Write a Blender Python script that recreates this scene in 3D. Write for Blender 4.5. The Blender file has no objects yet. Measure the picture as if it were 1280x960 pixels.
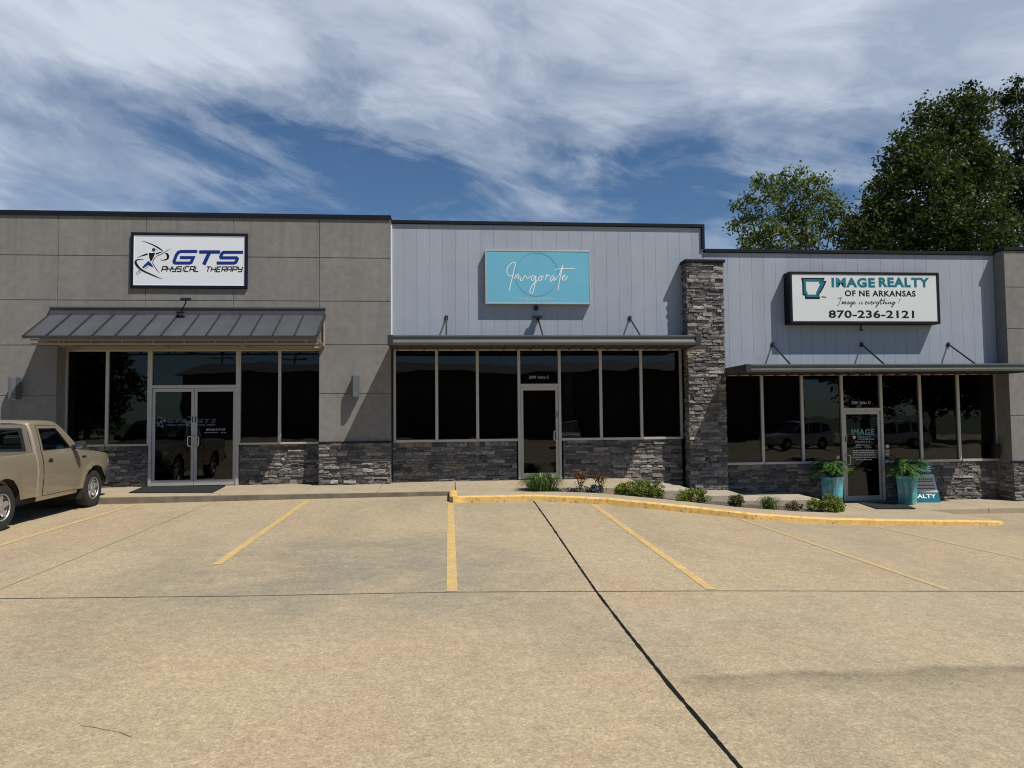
import bpy, bmesh, math, random
import numpy as np
from mathutils import Vector, Matrix, noise
R = math.radians
random.seed(7)
scene = bpy.context.scene
COL = scene.collection
# ------------------------------------------------------------------ camera model
FPX, PIT, ROL, YAW = 900., .0465771866, -.00962187578, .086127027
CY, CZ = -16.3, 1.45


def ray(px, py):
    x = (px - 640) / FPX; y = -(py - 480) / FPX
    c, s = math.cos(ROL), math.sin(ROL); x, y = c*x - s*y, s*x + c*y
    cp, sp = math.cos(PIT), math.sin(PIT)
    Y = cp - y*sp; Z = sp + y*cp
    cy, sy = math.cos(YAW), math.sin(YAW)
    return (x*cy + Y*sy, -x*sy + Y*cy, Z)


def at(px, py, Y):          # a point of the photograph on the plane Y
    r = ray(px, py); t = (Y - CY) / r[1]
    return Vector((r[0]*t, Y, CZ + r[2]*t))


def atz(px, py, Z):
    r = ray(px, py); t = (Z - CZ) / r[2]
    return Vector((r[0]*t, CY + r[1]*t, Z))


# ------------------------------------------------------------------ materials
MATS = {}


def nodes_of(name):
    m = bpy.data.materials.new(name); m.use_nodes = True
    nt = m.node_tree; b = nt.nodes['Principled BSDF']
    MATS[name] = m
    return m, nt, b


class NT:
    """small node helper"""
    def __init__(s, nt): s.nt = nt; s.tc = None

    def n(s, t, **kw):
        o = s.nt.nodes.new(t)
        for k, v in kw.items(): setattr(o, k, v)
        return o

    def l(s, a, b): s.nt.links.new(a, b)

    def coord(s, scale=None):
        if s.tc is None: s.tc = s.n('ShaderNodeTexCoord')
        if scale is None: return s.tc.outputs['Object']
        m = s.n('ShaderNodeMapping'); m.inputs['Scale'].default_value = scale
        s.l(s.tc.outputs['Object'], m.inputs['Vector']); return m.outputs['Vector']

    def noise(s, scale, detail=4, rough=.55, vec=None, dist=0):
        o = s.n('ShaderNodeTexNoise'); o.inputs['Scale'].default_value = scale
        o.inputs['Detail'].default_value = detail; o.inputs['Roughness'].default_value = rough
        o.inputs['Distortion'].default_value = dist
        s.l(vec if vec is not None else s.coord(), o.inputs['Vector']); return o.outputs['Fac']

    def ramp(s, fac, stops, interp='LINEAR'):
        o = s.n('ShaderNodeValToRGB'); o.color_ramp.interpolation = interp
        e = o.color_ramp.elements
        while len(e) < len(stops): e.new(.5)
        for i, (p, c) in enumerate(stops):
            e[i].position = p
            e[i].color = (c, c, c, 1) if isinstance(c, (int, float)) else (*c, 1)
        s.l(fac, o.inputs['Fac']); return o.outputs['Color']

    def mix(s, fac, a, b, mode='MIX'):
        o = s.n('ShaderNodeMix', data_type='RGBA', blend_type=mode)
        for sock, v in ((o.inputs['Factor'], fac), (o.inputs[6], a), (o.inputs[7], b)):
            if isinstance(v, (int, float)): sock.default_value = v
            elif isinstance(v, tuple): sock.default_value = (*v, 1)
            else: s.l(v, sock)
        return o.outputs[2]

    def math(s, op, a, b=0.):
        o = s.n('ShaderNodeMath', operation=op)
        for i, v in ((0, a), (1, b)):
            if isinstance(v, (int, float)): o.inputs[i].default_value = v
            else: s.l(v, o.inputs[i])
        return o.outputs[0]

    def bump(s, h, strength, dist=.01):
        o = s.n('ShaderNodeBump'); o.inputs['Strength'].default_value = strength
        o.inputs['Distance'].default_value = dist
        s.l(h, o.inputs['Height']); return o.outputs['Normal']

    def island(s):
        return s.n('ShaderNodeNewGeometry').outputs['Random Per Island']


def mat(name, col, rough=.6, metal=0., var=(3., .12), bump=None, isl=0., coat=0., spec=.5, streak=None):
    m, nt, b = nodes_of(name); h = NT(nt)
    c = h.mix(1., (col[0], col[1], col[2]), h.ramp(h.noise(var[0], 6), [(.25, 1 - var[1]), (.75, 1 + var[1])]), 'MULTIPLY')
    if streak:
        c = h.mix(1., c, h.ramp(h.noise(1., 5, .6, h.coord(streak[0])), [(.3, 1 - streak[1]), (.7, 1 + streak[1] * .6)]), 'MULTIPLY')
    if isl:
        c = h.mix(1., c, h.ramp(h.island(), [(0, 1 - isl), (1, 1 + isl)]), 'MULTIPLY')
    h.l(c, b.inputs['Base Color'])
    h.l(h.ramp(h.noise(var[0] * 2.3, 4), [(.3, max(.02, rough - .08)), (.7, min(1, rough + .08))]), b.inputs['Roughness'])
    b.inputs['Metallic'].default_value = metal
    b.inputs['Coat Weight'].default_value = coat
    b.inputs['Specular IOR Level'].default_value = spec
    if bump: h.l(h.bump(h.noise(bump[0], 8, .6), bump[1], bump[2] if len(bump) > 2 else .01), b.inputs['Normal'])
    return m


def m_lot():
    m, nt, b = nodes_of('lot_concrete'); h = NT(nt)
    base = h.mix(h.ramp(h.noise(.22, 5, .6), [(.35, 0.), (.65, 1.)]), (.428, .340, .210), (.392, .322, .212))
    base = h.mix(h.ramp(h.noise(.5, 6, .65, None, .6), [(.47, 0.), (.68, .6)]), base, (.42, .302, .19))
    base = h.mix(h.ramp(h.noise(.38, 7, .7, h.coord((1., .55, 1.))), [(.47, 0.), (.70, .7)]), base, (.262, .218, .145))
    # older grey patch of the middle bays, and a tyre band across the drive
    g = h.n('ShaderNodeTexGradient', gradient_type='SPHERICAL')
    mp = h.n('ShaderNodeMapping'); mp.inputs['Location'].default_value = (.38, 2.75, 0); mp.inputs['Scale'].default_value = (.33, .36, 0)
    h.l(h.coord(), mp.inputs['Vector']); h.l(mp.outputs['Vector'], g.inputs['Vector'])
    pm = h.math('MULTIPLY', h.ramp(g.outputs['Fac'], [(0., 0.), (.45, 1.)]), h.ramp(h.noise(1.1, 7, .7), [(.34, .05), (.60, .80)]))
    base = h.mix(pm, base, (.245, .218, .162))
    sep = h.n('ShaderNodeSeparateXYZ'); h.l(h.coord(), sep.inputs[0])
    yy = h.math('ADD', sep.outputs['Y'], h.math('MULTIPLY', h.noise(.35, 5, .6), .8))
    band = h.ramp(h.math('ADD', h.math('MULTIPLY', yy, .25), 3.2), [(.41, 0.), (.47, .55), (.51, 1.), (.535, 0.)])
    side = h.ramp(h.math('ADD', h.math('MULTIPLY', sep.outputs['X'], .5), -.3), [(0.42, 0.), (.6, 1.)])
    bm = h.math('MULTIPLY', h.math('MULTIPLY', band, side), h.ramp(h.noise(1.6, 6, .7), [(.3, .35), (.65, .95)]))
    base = h.mix(bm, base, (.185, .152, .102))
    mid = h.noise(9., 8, .7)
    c = h.mix(1., base, h.ramp(mid, [(.3, .84), (.7, 1.12)]), 'MULTIPLY')
    vo = h.n('ShaderNodeTexVoronoi'); vo.inputs['Scale'].default_value = 88.; h.l(h.coord(), vo.inputs['Vector'])
    sp = h.n('ShaderNodeSeparateColor'); h.l(vo.outputs['Color'], sp.inputs[0])
    c = h.mix(1., c, h.ramp(sp.outputs[0], [(0, .74), (.2, .93), (.8, 1.03), (1, 1.26)]), 'MULTIPLY')
    c = h.mix(1., c, h.ramp(h.noise(150., 3, .7), [(.3, .80), (.7, 1.18)]), 'MULTIPLY')
    c = h.mix(1., c, h.ramp(h.noise(34., 5, .75), [(.32, .80), (.5, 1.0), (.68, 1.20)]), 'MULTIPLY')
    spots = h.ramp(h.noise(2.3, 9, .75), [(.64, 0.), (.70, .5)])
    c = h.mix(spots, c, (.16, .14, .11))
    h.l(c, b.inputs['Base Color']); b.inputs['Roughness'].default_value = .85
    b.inputs['Specular IOR Level'].default_value = .3
    h.l(h.bump(h.math('ADD', h.noise(120., 5, .7), h.math('MULTIPLY', mid, .5)), .35, .006), b.inputs['Normal'])
    return m


def m_paint(name, col, wear, under):
    m, nt, b = nodes_of(name); h = NT(nt)
    c = h.mix(1., col, h.ramp(h.noise(6., 6), [(.3, .82), (.7, 1.1)]), 'MULTIPLY')
    w = h.ramp(h.noise(14., 9, .75), [(wear, 1.), (wear + .1, 0.)])
    w2 = h.ramp(h.noise(90., 4, .7), [(.34, .8), (.46, 0.)])
    c = h.mix(h.math('MAXIMUM', w, w2), c, under)
    h.l(c, b.inputs['Base Color']); b.inputs['Roughness'].default_value = .75
    h.l(h.bump(h.noise(60., 6, .7), .3, .006), b.inputs['Normal'])
    return m


def m_stone():
    m, nt, b = nodes_of('ledgestone'); h = NT(nt)
    c = h.ramp(h.island(), [(0, (.075, .074, .075)), (.22, (.17, .163, .158)), (.42, (.11, .105, .103)), (.6, (.30, .272, .242)),
                            (.78, (.20, .183, .165)), (.92, (.38, .35, .315)), (1, (.13, .13, .135))])
    c = h.mix(1., c, h.ramp(h.noise(14., 8, .7), [(.3, .6), (.7, 1.35)]), 'MULTIPLY')
    h.l(c, b.inputs['Base Color']); b.inputs['Roughness'].default_value = .85
    h.l(h.bump(h.noise(30., 8, .7), 1., .05), b.inputs['Normal'])
    return m


def m_wallconc():
    m, nt, b = nodes_of('wall_concrete'); h = NT(nt)
    c = h.mix(h.ramp(h.noise(.9, 6, .6), [(.35, 0.), (.65, 1.)]), (.212, .203, .188), (.182, .176, .165))
    c = h.mix(1., c, h.ramp(h.noise(1., 6, .65, h.coord((2.2, 2.2, .25))), [(.3, .90), (.7, 1.06)]), 'MULTIPLY')
    c = h.mix(1., c, h.ramp(h.noise(6., 8, .7), [(.3, .83), (.7, 1.14)]), 'MULTIPLY')
    c = h.mix(1., c, h.ramp(h.noise(140., 3, .6), [(.3, .84), (.7, 1.14)]), 'MULTIPLY')
    sep = h.n('ShaderNodeSeparateXYZ'); h.l(h.coord(), sep.inputs[0])       # rain streaks below the coping
    run = h.math('MULTIPLY', h.ramp(h.noise(1., 6, .7, h.coord((7., 7., .12))), [(.50, 0.), (.66, 1.)]), h.ramp(h.math('MULTIPLY', sep.outputs['Z'], .1), [(.40, 0.), (.60, .42)]))
    c = h.mix(run, c, (.105, .098, .088))
    h.l(c, b.inputs['Base Color']); b.inputs['Roughness'].default_value = .9
    h.l(h.bump(h.noise(160., 4, .6), .25, .005), b.inputs['Normal'])
    return m


def m_glass(name, tint, ior=1.5, wav=.02, gl=(.9, .93, .95, 1)):
    m, nt, b = nodes_of(name); h = NT(nt)
    nt.nodes.remove(b); out = nt.nodes['Material Output']
    t = h.n('ShaderNodeBsdfTransparent'); t.inputs['Color'].default_value = (*tint, 1)
    g = h.n('ShaderNodeBsdfGlossy'); g.inputs['Roughness'].default_value = .012; g.inputs['Color'].default_value = gl
    f = h.n('ShaderNodeFresnel'); f.inputs['IOR'].default_value = ior
    bp = h.bump(h.noise(.9, 2, .5), wav, .12)
    h.l(bp, g.inputs['Normal'])
    mx = h.n('ShaderNodeMixShader'); h.l(f.outputs[0], mx.inputs[0]); h.l(t.outputs[0], mx.inputs[1]); h.l(g.outputs[0], mx.inputs[2])
    h.l(mx.outputs[0], out.inputs['Surface'])
    return m


def m_leaf(name, a, bcol, dry=None):
    m, nt, b = nodes_of(name); h = NT(nt)
    stops = [(0, a), (.75, bcol)] + ([(1, dry)] if dry else [(1, bcol)])
    c = h.ramp(h.island(), stops)
    out = nt.nodes['Material Output']
    h.l(c, b.inputs['Base Color']); b.inputs['Roughness'].default_value = .6; b.inputs['Specular IOR Level'].default_value = .18
    tr = h.n('ShaderNodeBsdfTranslucent'); h.l(h.mix(1., c, (1.0, 1.15, .55), 'MULTIPLY'), tr.inputs['Color'])
    mx = h.n('ShaderNodeMixShader'); mx.inputs[0].default_value = .3
    h.l(b.outputs[0], mx.inputs[1]); h.l(tr.outputs[0], mx.inputs[2]); h.l(mx.outputs[0], out.inputs['Surface'])
    return m


def m_glaze():
    m, nt, b = nodes_of('teal_glaze'); h = NT(nt)
    c = h.mix(h.ramp(h.noise(1., 6, .65, h.coord((9., 9., 1.6)), .8), [(.42, 0.), (.66, 1.)]), (.03, .225, .265), (.12, .44, .50))
    c = h.mix(h.ramp(h.noise(1., 6, .7, h.coord((14., 14., 3.)), 1.), [(.60, 0.), (.70, .6)]), c, (.30, .58, .63))
    h.l(c, b.inputs['Base Color']); b.inputs['Roughness'].default_value = .22; b.inputs['Coat Weight'].default_value = .5
    return m


def m_carpaint(name, col):
    m, nt, b = nodes_of(name); h = NT(nt)
    c = h.mix(1., col, h.ramp(h.noise(400., 2), [(.3, .93), (.7, 1.07)]), 'MULTIPLY')
    c = h.mix(h.ramp(h.noise(3., 6, .7), [(.5, 0.), (.8, .12)]), c, (.30, .26, .19))
    h.l(c, b.inputs['Base Color']); b.inputs['Metallic'].default_value = .45; b.inputs['Roughness'].default_value = .42
    b.inputs['Coat Weight'].default_value = .7; b.inputs['Coat Roughness'].default_value = .08
    return m


m_lot(); m_stone(); m_wallconc(); m_glaze()
mat('walk_concrete', (.385, .315, .21), .85, 0, (1.3, .14), (90., .3, .006), streak=((8., 8., 8.), .12))
mat('pad_concrete', (.40, .345, .265), .85, 0, (2.3, .2), (70., .35, .008))
mat('grey_kerb', (.165, .14, .10), .9, 0, (4., .35), (60., .5, .01))  # base colour lowered to paint in the kerb face's oblique-sun shade
m_paint('yellow_stripe', (.62, .41, .12), .42, (.42, .335, .207))
m_paint('yellow_worn', (.56, .39, .14), .44, (.42, .335, .207))
m_paint('yellow_faint', (.58, .45, .22), .50, (.44, .35, .215))
m_paint('yellow_kerb', (.76, .49, .15), .36, (.17, .13, .07))
mat('tar_joint', (.012, .011, .010), .9, 0, (20., .5), (60., 1., .02), spec=.15)
mat('joint_light', (.27, .215, .14), .9, 0, (6., .4))
mat('joint_dark', (.11, .095, .075), .9, 0, (12., .35))
mat('soil', (.115, .09, .065), .95, 0, (9., .4), (35., 1., .04))
mat('grass_ground', (.07, .09, .035), .95, 0, (.6, .3))
mat('gravel_roof', (.25, .24, .22), .9)
mat('metal_panel', (.30, .332, .382), .5, 0., (2., .04), None, .035, streak=((3., 3., .3), .05))
mat('dark_coping', (.010, .012, .017), .7, 0., (4., .1), spec=.15)
mat('awning_metal', (.068, .071, .079), .5, 0., (2., .12), None, .04, streak=((5., .6, .6), .1))
mat('canopy_grey', (.105, .118, .114), .5, 0., (2., .1), streak=((3., 3., 8.), .08))
mat('canopy_light', (.20, .215, .205), .5, 0., (2., .1))
mat('canopy_dark', (.026, .028, .03), .5, 0., (4., .15))
mat('soffit', (.05, .042, .034), .8)
mat('tan_trim', (.30, .25, .19), .6, 0, (3., .1))
mat('frame_alu', (.46, .45, .43), .42, .35, (5., .06))
mat('handle_alu', (.65, .65, .64), .3, .8, (5., .05))
mat('black_metal', (.015, .016, .018), .45, .2, (6., .1))
mat('sconce_metal', (.155, .175, .19), .45, .5, (4., .08))
mat('mortar', (.035, .034, .033), .95)
mat('interior', (.03, .029, .028), .9)
mat('interior_post', (.45, .52, .50), .7)
mat('rubber', (.02, .019, .018), .8, 0, (30., .2), (60., .4, .004))
mat('mat_fibre', (.012, .012, .013), .95, 0, (40., .3), (150., .8, .006))
mat('sign_white', (.70, .72, .75), .35, 0, (1.5, .02))
mat('sign_ivory', (.64, .665, .66), .35, 0, (1.5, .03))
mat('sign_cyan', (.145, .42, .56), .35, 0, (1.5, .03))
mat('ink_navy', (.006, .009, .026), .6, 0, (3., .05), spec=.15)
mat('ink_blue', (.007, .03, .19), .6, 0, (3., .05), spec=.2)
mat('ink_black', (.008, .008, .010), .6, 0, (3., .05), spec=.2)
mat('ink_teal', (.008, .145, .195), .55, 0, (9., .25), spec=.25)


def m_scratched():      # distressed teal print: slanted scratches through to the white face
    m, nt, b = nodes_of('ink_teal_worn'); h = NT(nt)
    mp = h.n('ShaderNodeMapping'); mp.inputs['Rotation'].default_value = (0, R(-28), 0); mp.inputs['Scale'].default_value = (30., 1., 5.)
    h.l(h.coord(), mp.inputs['Vector'])
    s = h.ramp(h.noise(1., 5, .6, mp.outputs['Vector'], .4), [(.645, 0.), (.68, 1.)])
    h.l(h.mix(s, (.008, .145, .195), (.64, .665, .66)), b.inputs['Base Color']); b.inputs['Roughness'].default_value = .4


m_scratched()
mat('ink_ring', (.10, .33, .46), .4, 0, (3., .05))
mat('ink_white', (.82, .83, .83), .4, 0, (3., .03))
mat('vinyl_white', (.52, .53, .53), .5, 0, (3., .03))
mat('vinyl_blue', (.055, .065, .22), .5, 0, (3., .05))
mat('vinyl_grey', (.22, .22, .21), .5, 0, (3., .05))
mat('vinyl_teal', (.12, .30, .31), .5, 0, (3., .15))
m_glass('shop_glass', (.36, .38, .39), 1.5, .03, (.86, .88, .90, 1))
m_glass('car_glass', (.52, .60, .56), 1.5, .0)
m_carpaint('gold_paint', (.35, .295, .21))
m_carpaint('silver_paint', (.42, .43, .45))
m_carpaint('white_paint', (.62, .62, .60))
mat('chrome', (.72, .72, .72), .18, 1., (10., .04))
mat('wheel_alu', (.52, .52, .52), .42, .75, (10., .08))
mat('black_plastic', (.022, .023, .025), .5, 0, (10., .1))
mat('bumper_grey', (.05, .058, .07), .4, .1, (10., .1))
mat('seat_cloth', (.30, .27, .21), .9, 0, (20., .1))
mat('lamp_lens', (.55, .55, .52), .15, 0, (10., .05), coat=.6)
mat('lens_amber', (.6, .22, .03), .25, 0, (10., .05))
mat('lens_red', (.4, .02, .015), .25, 0, (10., .05))
mat('bark', (.14, .115, .085), .9, 0, (6., .25), (18., .8, .03))
mat('bark_pale', (.27, .24, .20), .9, 0, (6., .25), (18., .6, .02))
m_leaf('leaf_dark', (.028, .042, .011), (.066, .086, .022), (.105, .115, .036))
m_leaf('leaf_deep', (.014, .026, .010), (.034, .054, .018), (.05, .065, .022))
m_leaf('leaf_light', (.065, .092, .024), (.145, .175, .05), (.20, .22, .085))
m_leaf('leaf_shrub', (.075, .11, .018), (.22, .27, .05), (.32, .34, .08))
m_leaf('leaf_dry', (.07, .07, .03), (.17, .14, .07), (.22, .17, .09))
m_leaf('leaf_blade', (.05, .10, .025), (.12, .20, .06), (.20, .25, .09))
m_leaf('leaf_fern', (.03, .085, .02), (.09, .19, .045), (.13, .24, .07))
m_leaf('leaf_rose', (.055, .07, .025), (.20, .065, .03), (.34, .10, .05))
m_leaf('leaf_sage', (.10, .13, .14), (.20, .24, .26), (.26, .28, .30))
m_leaf('petal', (.75, .72, .45), (.85, .82, .6))
mat('far_wall', (.085, .07, .055), .8, 0, (1., .1), streak=((3., 3., .2), .1))
mat('far_roof', (.12, .11, .10), .6)
mat('far_door', (.03, .03, .034), .5)

# ------------------------------------------------------------------ mesh helpers
ORI = {}


WARP = [None]


class MB:
    def __init__(s): s.v = []; s.f = []

    def quad(s, a, b, c, d):
        n = len(s.v); s.v += [tuple(a), tuple(b), tuple(c), tuple(d)]; s.f.append((n, n+1, n+2, n+3))

    def poly(s, pts):
        n = len(s.v); s.v += [tuple(p) for p in pts]; s.f.append(tuple(range(n, n + len(pts))))

    def box(s, x0, x1, y0, y1, z0, z1):
        n = len(s.v)
        s.v += [(x0, y0, z0), (x1, y0, z0), (x1, y1, z0), (x0, y1, z0), (x0, y0, z1), (x1, y0, z1), (x1, y1, z1), (x0, y1, z1)]
        for f in ((0, 3, 2, 1), (4, 5, 6, 7), (0, 1, 5, 4), (1, 2, 6, 5), (2, 3, 7, 6), (3, 0, 4, 7)): s.f.append(tuple(n+i for i in f))
        return s

    def hexa(s, p):     # 8 points: bottom ring, top ring
        n = len(s.v); s.v += [tuple(q) for q in p]
        for f in ((0, 3, 2, 1), (4, 5, 6, 7), (0, 1, 5, 4), (1, 2, 6, 5), (2, 3, 7, 6), (3, 0, 4, 7)): s.f.append(tuple(n+i for i in f))

    def prism(s, pts, d):   # polygon extruded by the vector d
        n = len(s.v); k = len(pts); d = Vector(d)
        s.v += [tuple(Vector(p)) for p in pts] + [tuple(Vector(p) + d) for p in pts]
        s.f.append(tuple(range(n + k - 1, n - 1, -1))); s.f.append(tuple(range(n + k, n + 2*k)))
        for i in range(k): j = (i + 1) % k; s.f.append((n + i, n + j, n + k + j, n + k + i))

    def tube(s, pts, rad, seg=8, cap=True):
        pts = [Vector(p) for p in pts]; m = len(pts)
        rs = rad if isinstance(rad, (list, tuple)) else [rad] * m
        n = len(s.v); up = None
        for i, p in enumerate(pts):
            t = (pts[min(i+1, m-1)] - pts[max(i-1, 0)]).normalized()
            if up is None: up = t.orthogonal().normalized()
            else:
                up = up - t * up.dot(t)
                up = up.normalized() if up.length > 1e-6 else t.orthogonal().normalized()
            w = t.cross(up)
            for k in range(seg):
                a = 2*math.pi*k/seg
                s.v.append(tuple(p + (up*math.cos(a) + w*math.sin(a)) * rs[i]))
        for i in range(m-1):
            for k in range(seg):
                k2 = (k+1) % seg
                s.f.append((n+i*seg+k, n+i*seg+k2, n+(i+1)*seg+k2, n+(i+1)*seg+k))
        if cap:
            s.f.append(tuple(n+k for k in reversed(range(seg)))); s.f.append(tuple(n+(m-1)*seg+k for k in range(seg)))

    def grid(s, rows, closed=False):    # rows of points
        n = len(s.v); w = len(rows[0])
        for r in rows: s.v += [tuple(p) for p in r]
        for i in range(len(rows)-1):
            for j in range(w if closed else w-1):
                j2 = (j+1) % w
                s.f.append((n+i*w+j, n+i*w+j2, n+(i+1)*w+j2, n+(i+1)*w+j))

    def lathe(s, prof, c, axis='x', seg=28):   # prof: (radius, along axis)
        rows = []
        for k in range(seg):
            a = 2*math.pi*k/seg
            if axis == 'x': rows.append([(c[0]+h, c[1]+r*math.cos(a), c[2]+r*math.sin(a)) for r, h in prof])
            elif axis == 'y': rows.append([(c[0]+r*math.cos(a), c[1]+h, c[2]+r*math.sin(a)) for r, h in prof])
            else: rows.append([(c[0]+r*math.cos(a), c[1]+r*math.sin(a), c[2]+h) for r, h in prof])
        rows.append(rows[0]); s.grid(rows)

    def add(s, verts, faces):
        n = len(s.v); s.v += [tuple(p) for p in verts]; s.f += [tuple(n+i for i in f) for f in faces]

    def build(s, name, m, parent=None, bevel=0., smooth=False, fix=True):
        if WARP[0]: s.v = [(x, WARP[0](y), z) for x, y, z in s.v]
        me = bpy.data.meshes.new(name)
        o = ORI.get(parent.name, Vector((0, 0, 0))) if parent else Vector((0, 0, 0))
        me.from_pydata([(x-o[0], y-o[1], z-o[2]) for x, y, z in s.v], [], s.f)
        if fix:
            bm = bmesh.new(); bm.from_mesh(me)
            bmesh.ops.recalc_face_normals(bm, faces=bm.faces); bm.to_mesh(me); bm.free()
        if smooth:
            me.polygons.foreach_set('use_smooth', [True] * len(me.polygons))
            if smooth is not True: me.set_sharp_from_angle(angle=R(smooth))
        me.materials.append(MATS[m])
        ob = bpy.data.objects.new(name, me); COL.objects.link(ob)
        if parent:
            ob.parent = parent; ORI[ob.name] = o
        if bevel:
            md = ob.modifiers.new('bevel', 'BEVEL'); md.width = bevel; md.segments = 2; md.limit_method = 'ANGLE'; md.angle_limit = R(40)
        return ob


def quads_object(name, V, m, parent=None):
    """V: (n,4,3) array of separate quads"""
    n = V.shape[0]; o = np.array(ORI.get(parent.name, (0, 0, 0)) if parent else (0, 0, 0))
    me = bpy.data.meshes.new(name)
    me.vertices.add(n*4); me.loops.add(n*4); me.polygons.add(n)
    me.vertices.foreach_set('co', (V - o).astype(np.float32).ravel())
    me.loops.foreach_set('vertex_index', np.arange(n*4, dtype=np.int32))
    me.polygons.foreach_set('loop_start', np.arange(0, n*4, 4, dtype=np.int32))
    me.update(calc_edges=True)
    me.materials.append(MATS[m])
    ob = bpy.data.objects.new(name, me); COL.objects.link(ob)
    if parent: ob.parent = parent; ORI[ob.name] = Vector(o)
    return ob


def tag(o, label, cat=None, group=None, kind=None):
    o['label'] = label
    if cat: o['category'] = cat
    if group: o['group'] = group
    if kind: o['kind'] = kind
    return o


def thing(name, loc, label, cat, group=None):
    o = bpy.data.objects.new(name, None); COL.objects.link(o)
    o.location = loc; o.empty_display_size = .2; ORI[o.name] = Vector(loc)
    return tag(o, label, cat, group)


def struct(mb, name, m, label, **kw):
    return tag(mb.build(name, m, **kw), label, None, None, 'structure')


def copy_tree(o, parent=None):
    c = o.copy(); COL.objects.link(c)
    if parent: c.parent = parent
    for ch in list(o.children): copy_tree(ch, c)
    return c


# lettering -------------------------------------------------------------------
def text_geo(s, bold=0., shear=0., space=1.):
    cu = bpy.data.curves.new('t', 'FONT'); cu.body = s; cu.offset = bold; cu.shear = shear; cu.space_character = space
    cu.resolution_u = 3
    ob = bpy.data.objects.new('t', cu); COL.objects.link(ob)
    dg = bpy.context.evaluated_depsgraph_get(); dg.update()
    me = bpy.data.meshes.new_from_object(ob.evaluated_get(dg))
    v = [tuple(q.co) for q in me.vertices]; f = [tuple(p.vertices) for p in me.polygons]
    bpy.data.objects.remove(ob); bpy.data.meshes.remove(me); bpy.data.curves.remove(cu)
    return v, f


def text(mb, s, x0, x1, z0, z1, y, bold=0., shear=0., space=1., right=None):
    """text fitted into the rectangle x0..x1, z0..z1 on the plane y, facing -Y"""
    v, f = text_geo(s, bold, shear, space)
    ax = [p[0] for p in v]; ay = [p[1] for p in v]
    sx = (x1-x0) / (max(ax)-min(ax)); sz = (z1-z0) / (max(ay)-min(ay))
    mb.add([(x0+(p[0]-min(ax))*sx, y, z0+(p[1]-min(ay))*sz) for p in v], f)


def smooth_curve(pts, n=6):
    P = [Vector(p) for p in pts]; P = [2*P[0]-P[1]] + P + [2*P[-1]-P[-2]]; out = []
    for i in range(1, len(P)-2):
        for k in range(n):
            t = k/n; a, b, c, d = P[i-1:i+3]
            out.append(.5*((2*b) + (c-a)*t + (2*a-5*b+4*c-d)*t*t + (3*b-a-3*c+d)*t*t*t))
    out.append(P[-2]); return out


LAYER = [0]


def ribbon(mb, pts, w, conv, smooth=0, ramp=2e-5):
    """flat stroke through 2-D points; w: width or list of widths (same 2-D units); conv maps 2-D to the sign plane"""
    P = smooth_curve([(p[0], p[1], 0) for p in pts], smooth) if smooth else [Vector((p[0], p[1], 0)) for p in pts]
    m = len(P); LAYER[0] += 1
    L = []; Rr = []
    for i, p in enumerate(P):
        if isinstance(w, (list, tuple)):
            u = i/(m-1)*(len(w)-1); k = min(int(u), len(w)-2); ww = w[k]+(w[k+1]-w[k])*(u-k)
        else: ww = w
        a = (P[i]-P[i-1]).normalized() if i else None
        b = (P[i+1]-P[i]).normalized() if i < m-1 else None
        if a is None: a = b
        if b is None: b = a
        na = Vector((-a.y, a.x, 0)); nb = Vector((-b.y, b.x, 0)); nn = na+nb
        nn = nn.normalized() if nn.length > .2 else na
        k = min(1.8, 1/max(.3, nn.dot(na)))
        L.append(p+nn*ww/2*k); Rr.append(p-nn*ww/2*k)
    off = (LAYER[0] % 12)*1.5e-4
    rows = [[conv(L[i]) - Vector((0, off+i*ramp, 0)), conv(Rr[i]) - Vector((0, off+i*ramp, 0))] for i in range(m)]
    mb.grid(rows)


def zoomed(ox, oy, sc, Y):  # photograph coordinates of an enlargement -> the sign plane
    return lambda p: at(ox + p[0]/sc, oy + p[1]/sc, Y)


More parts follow.
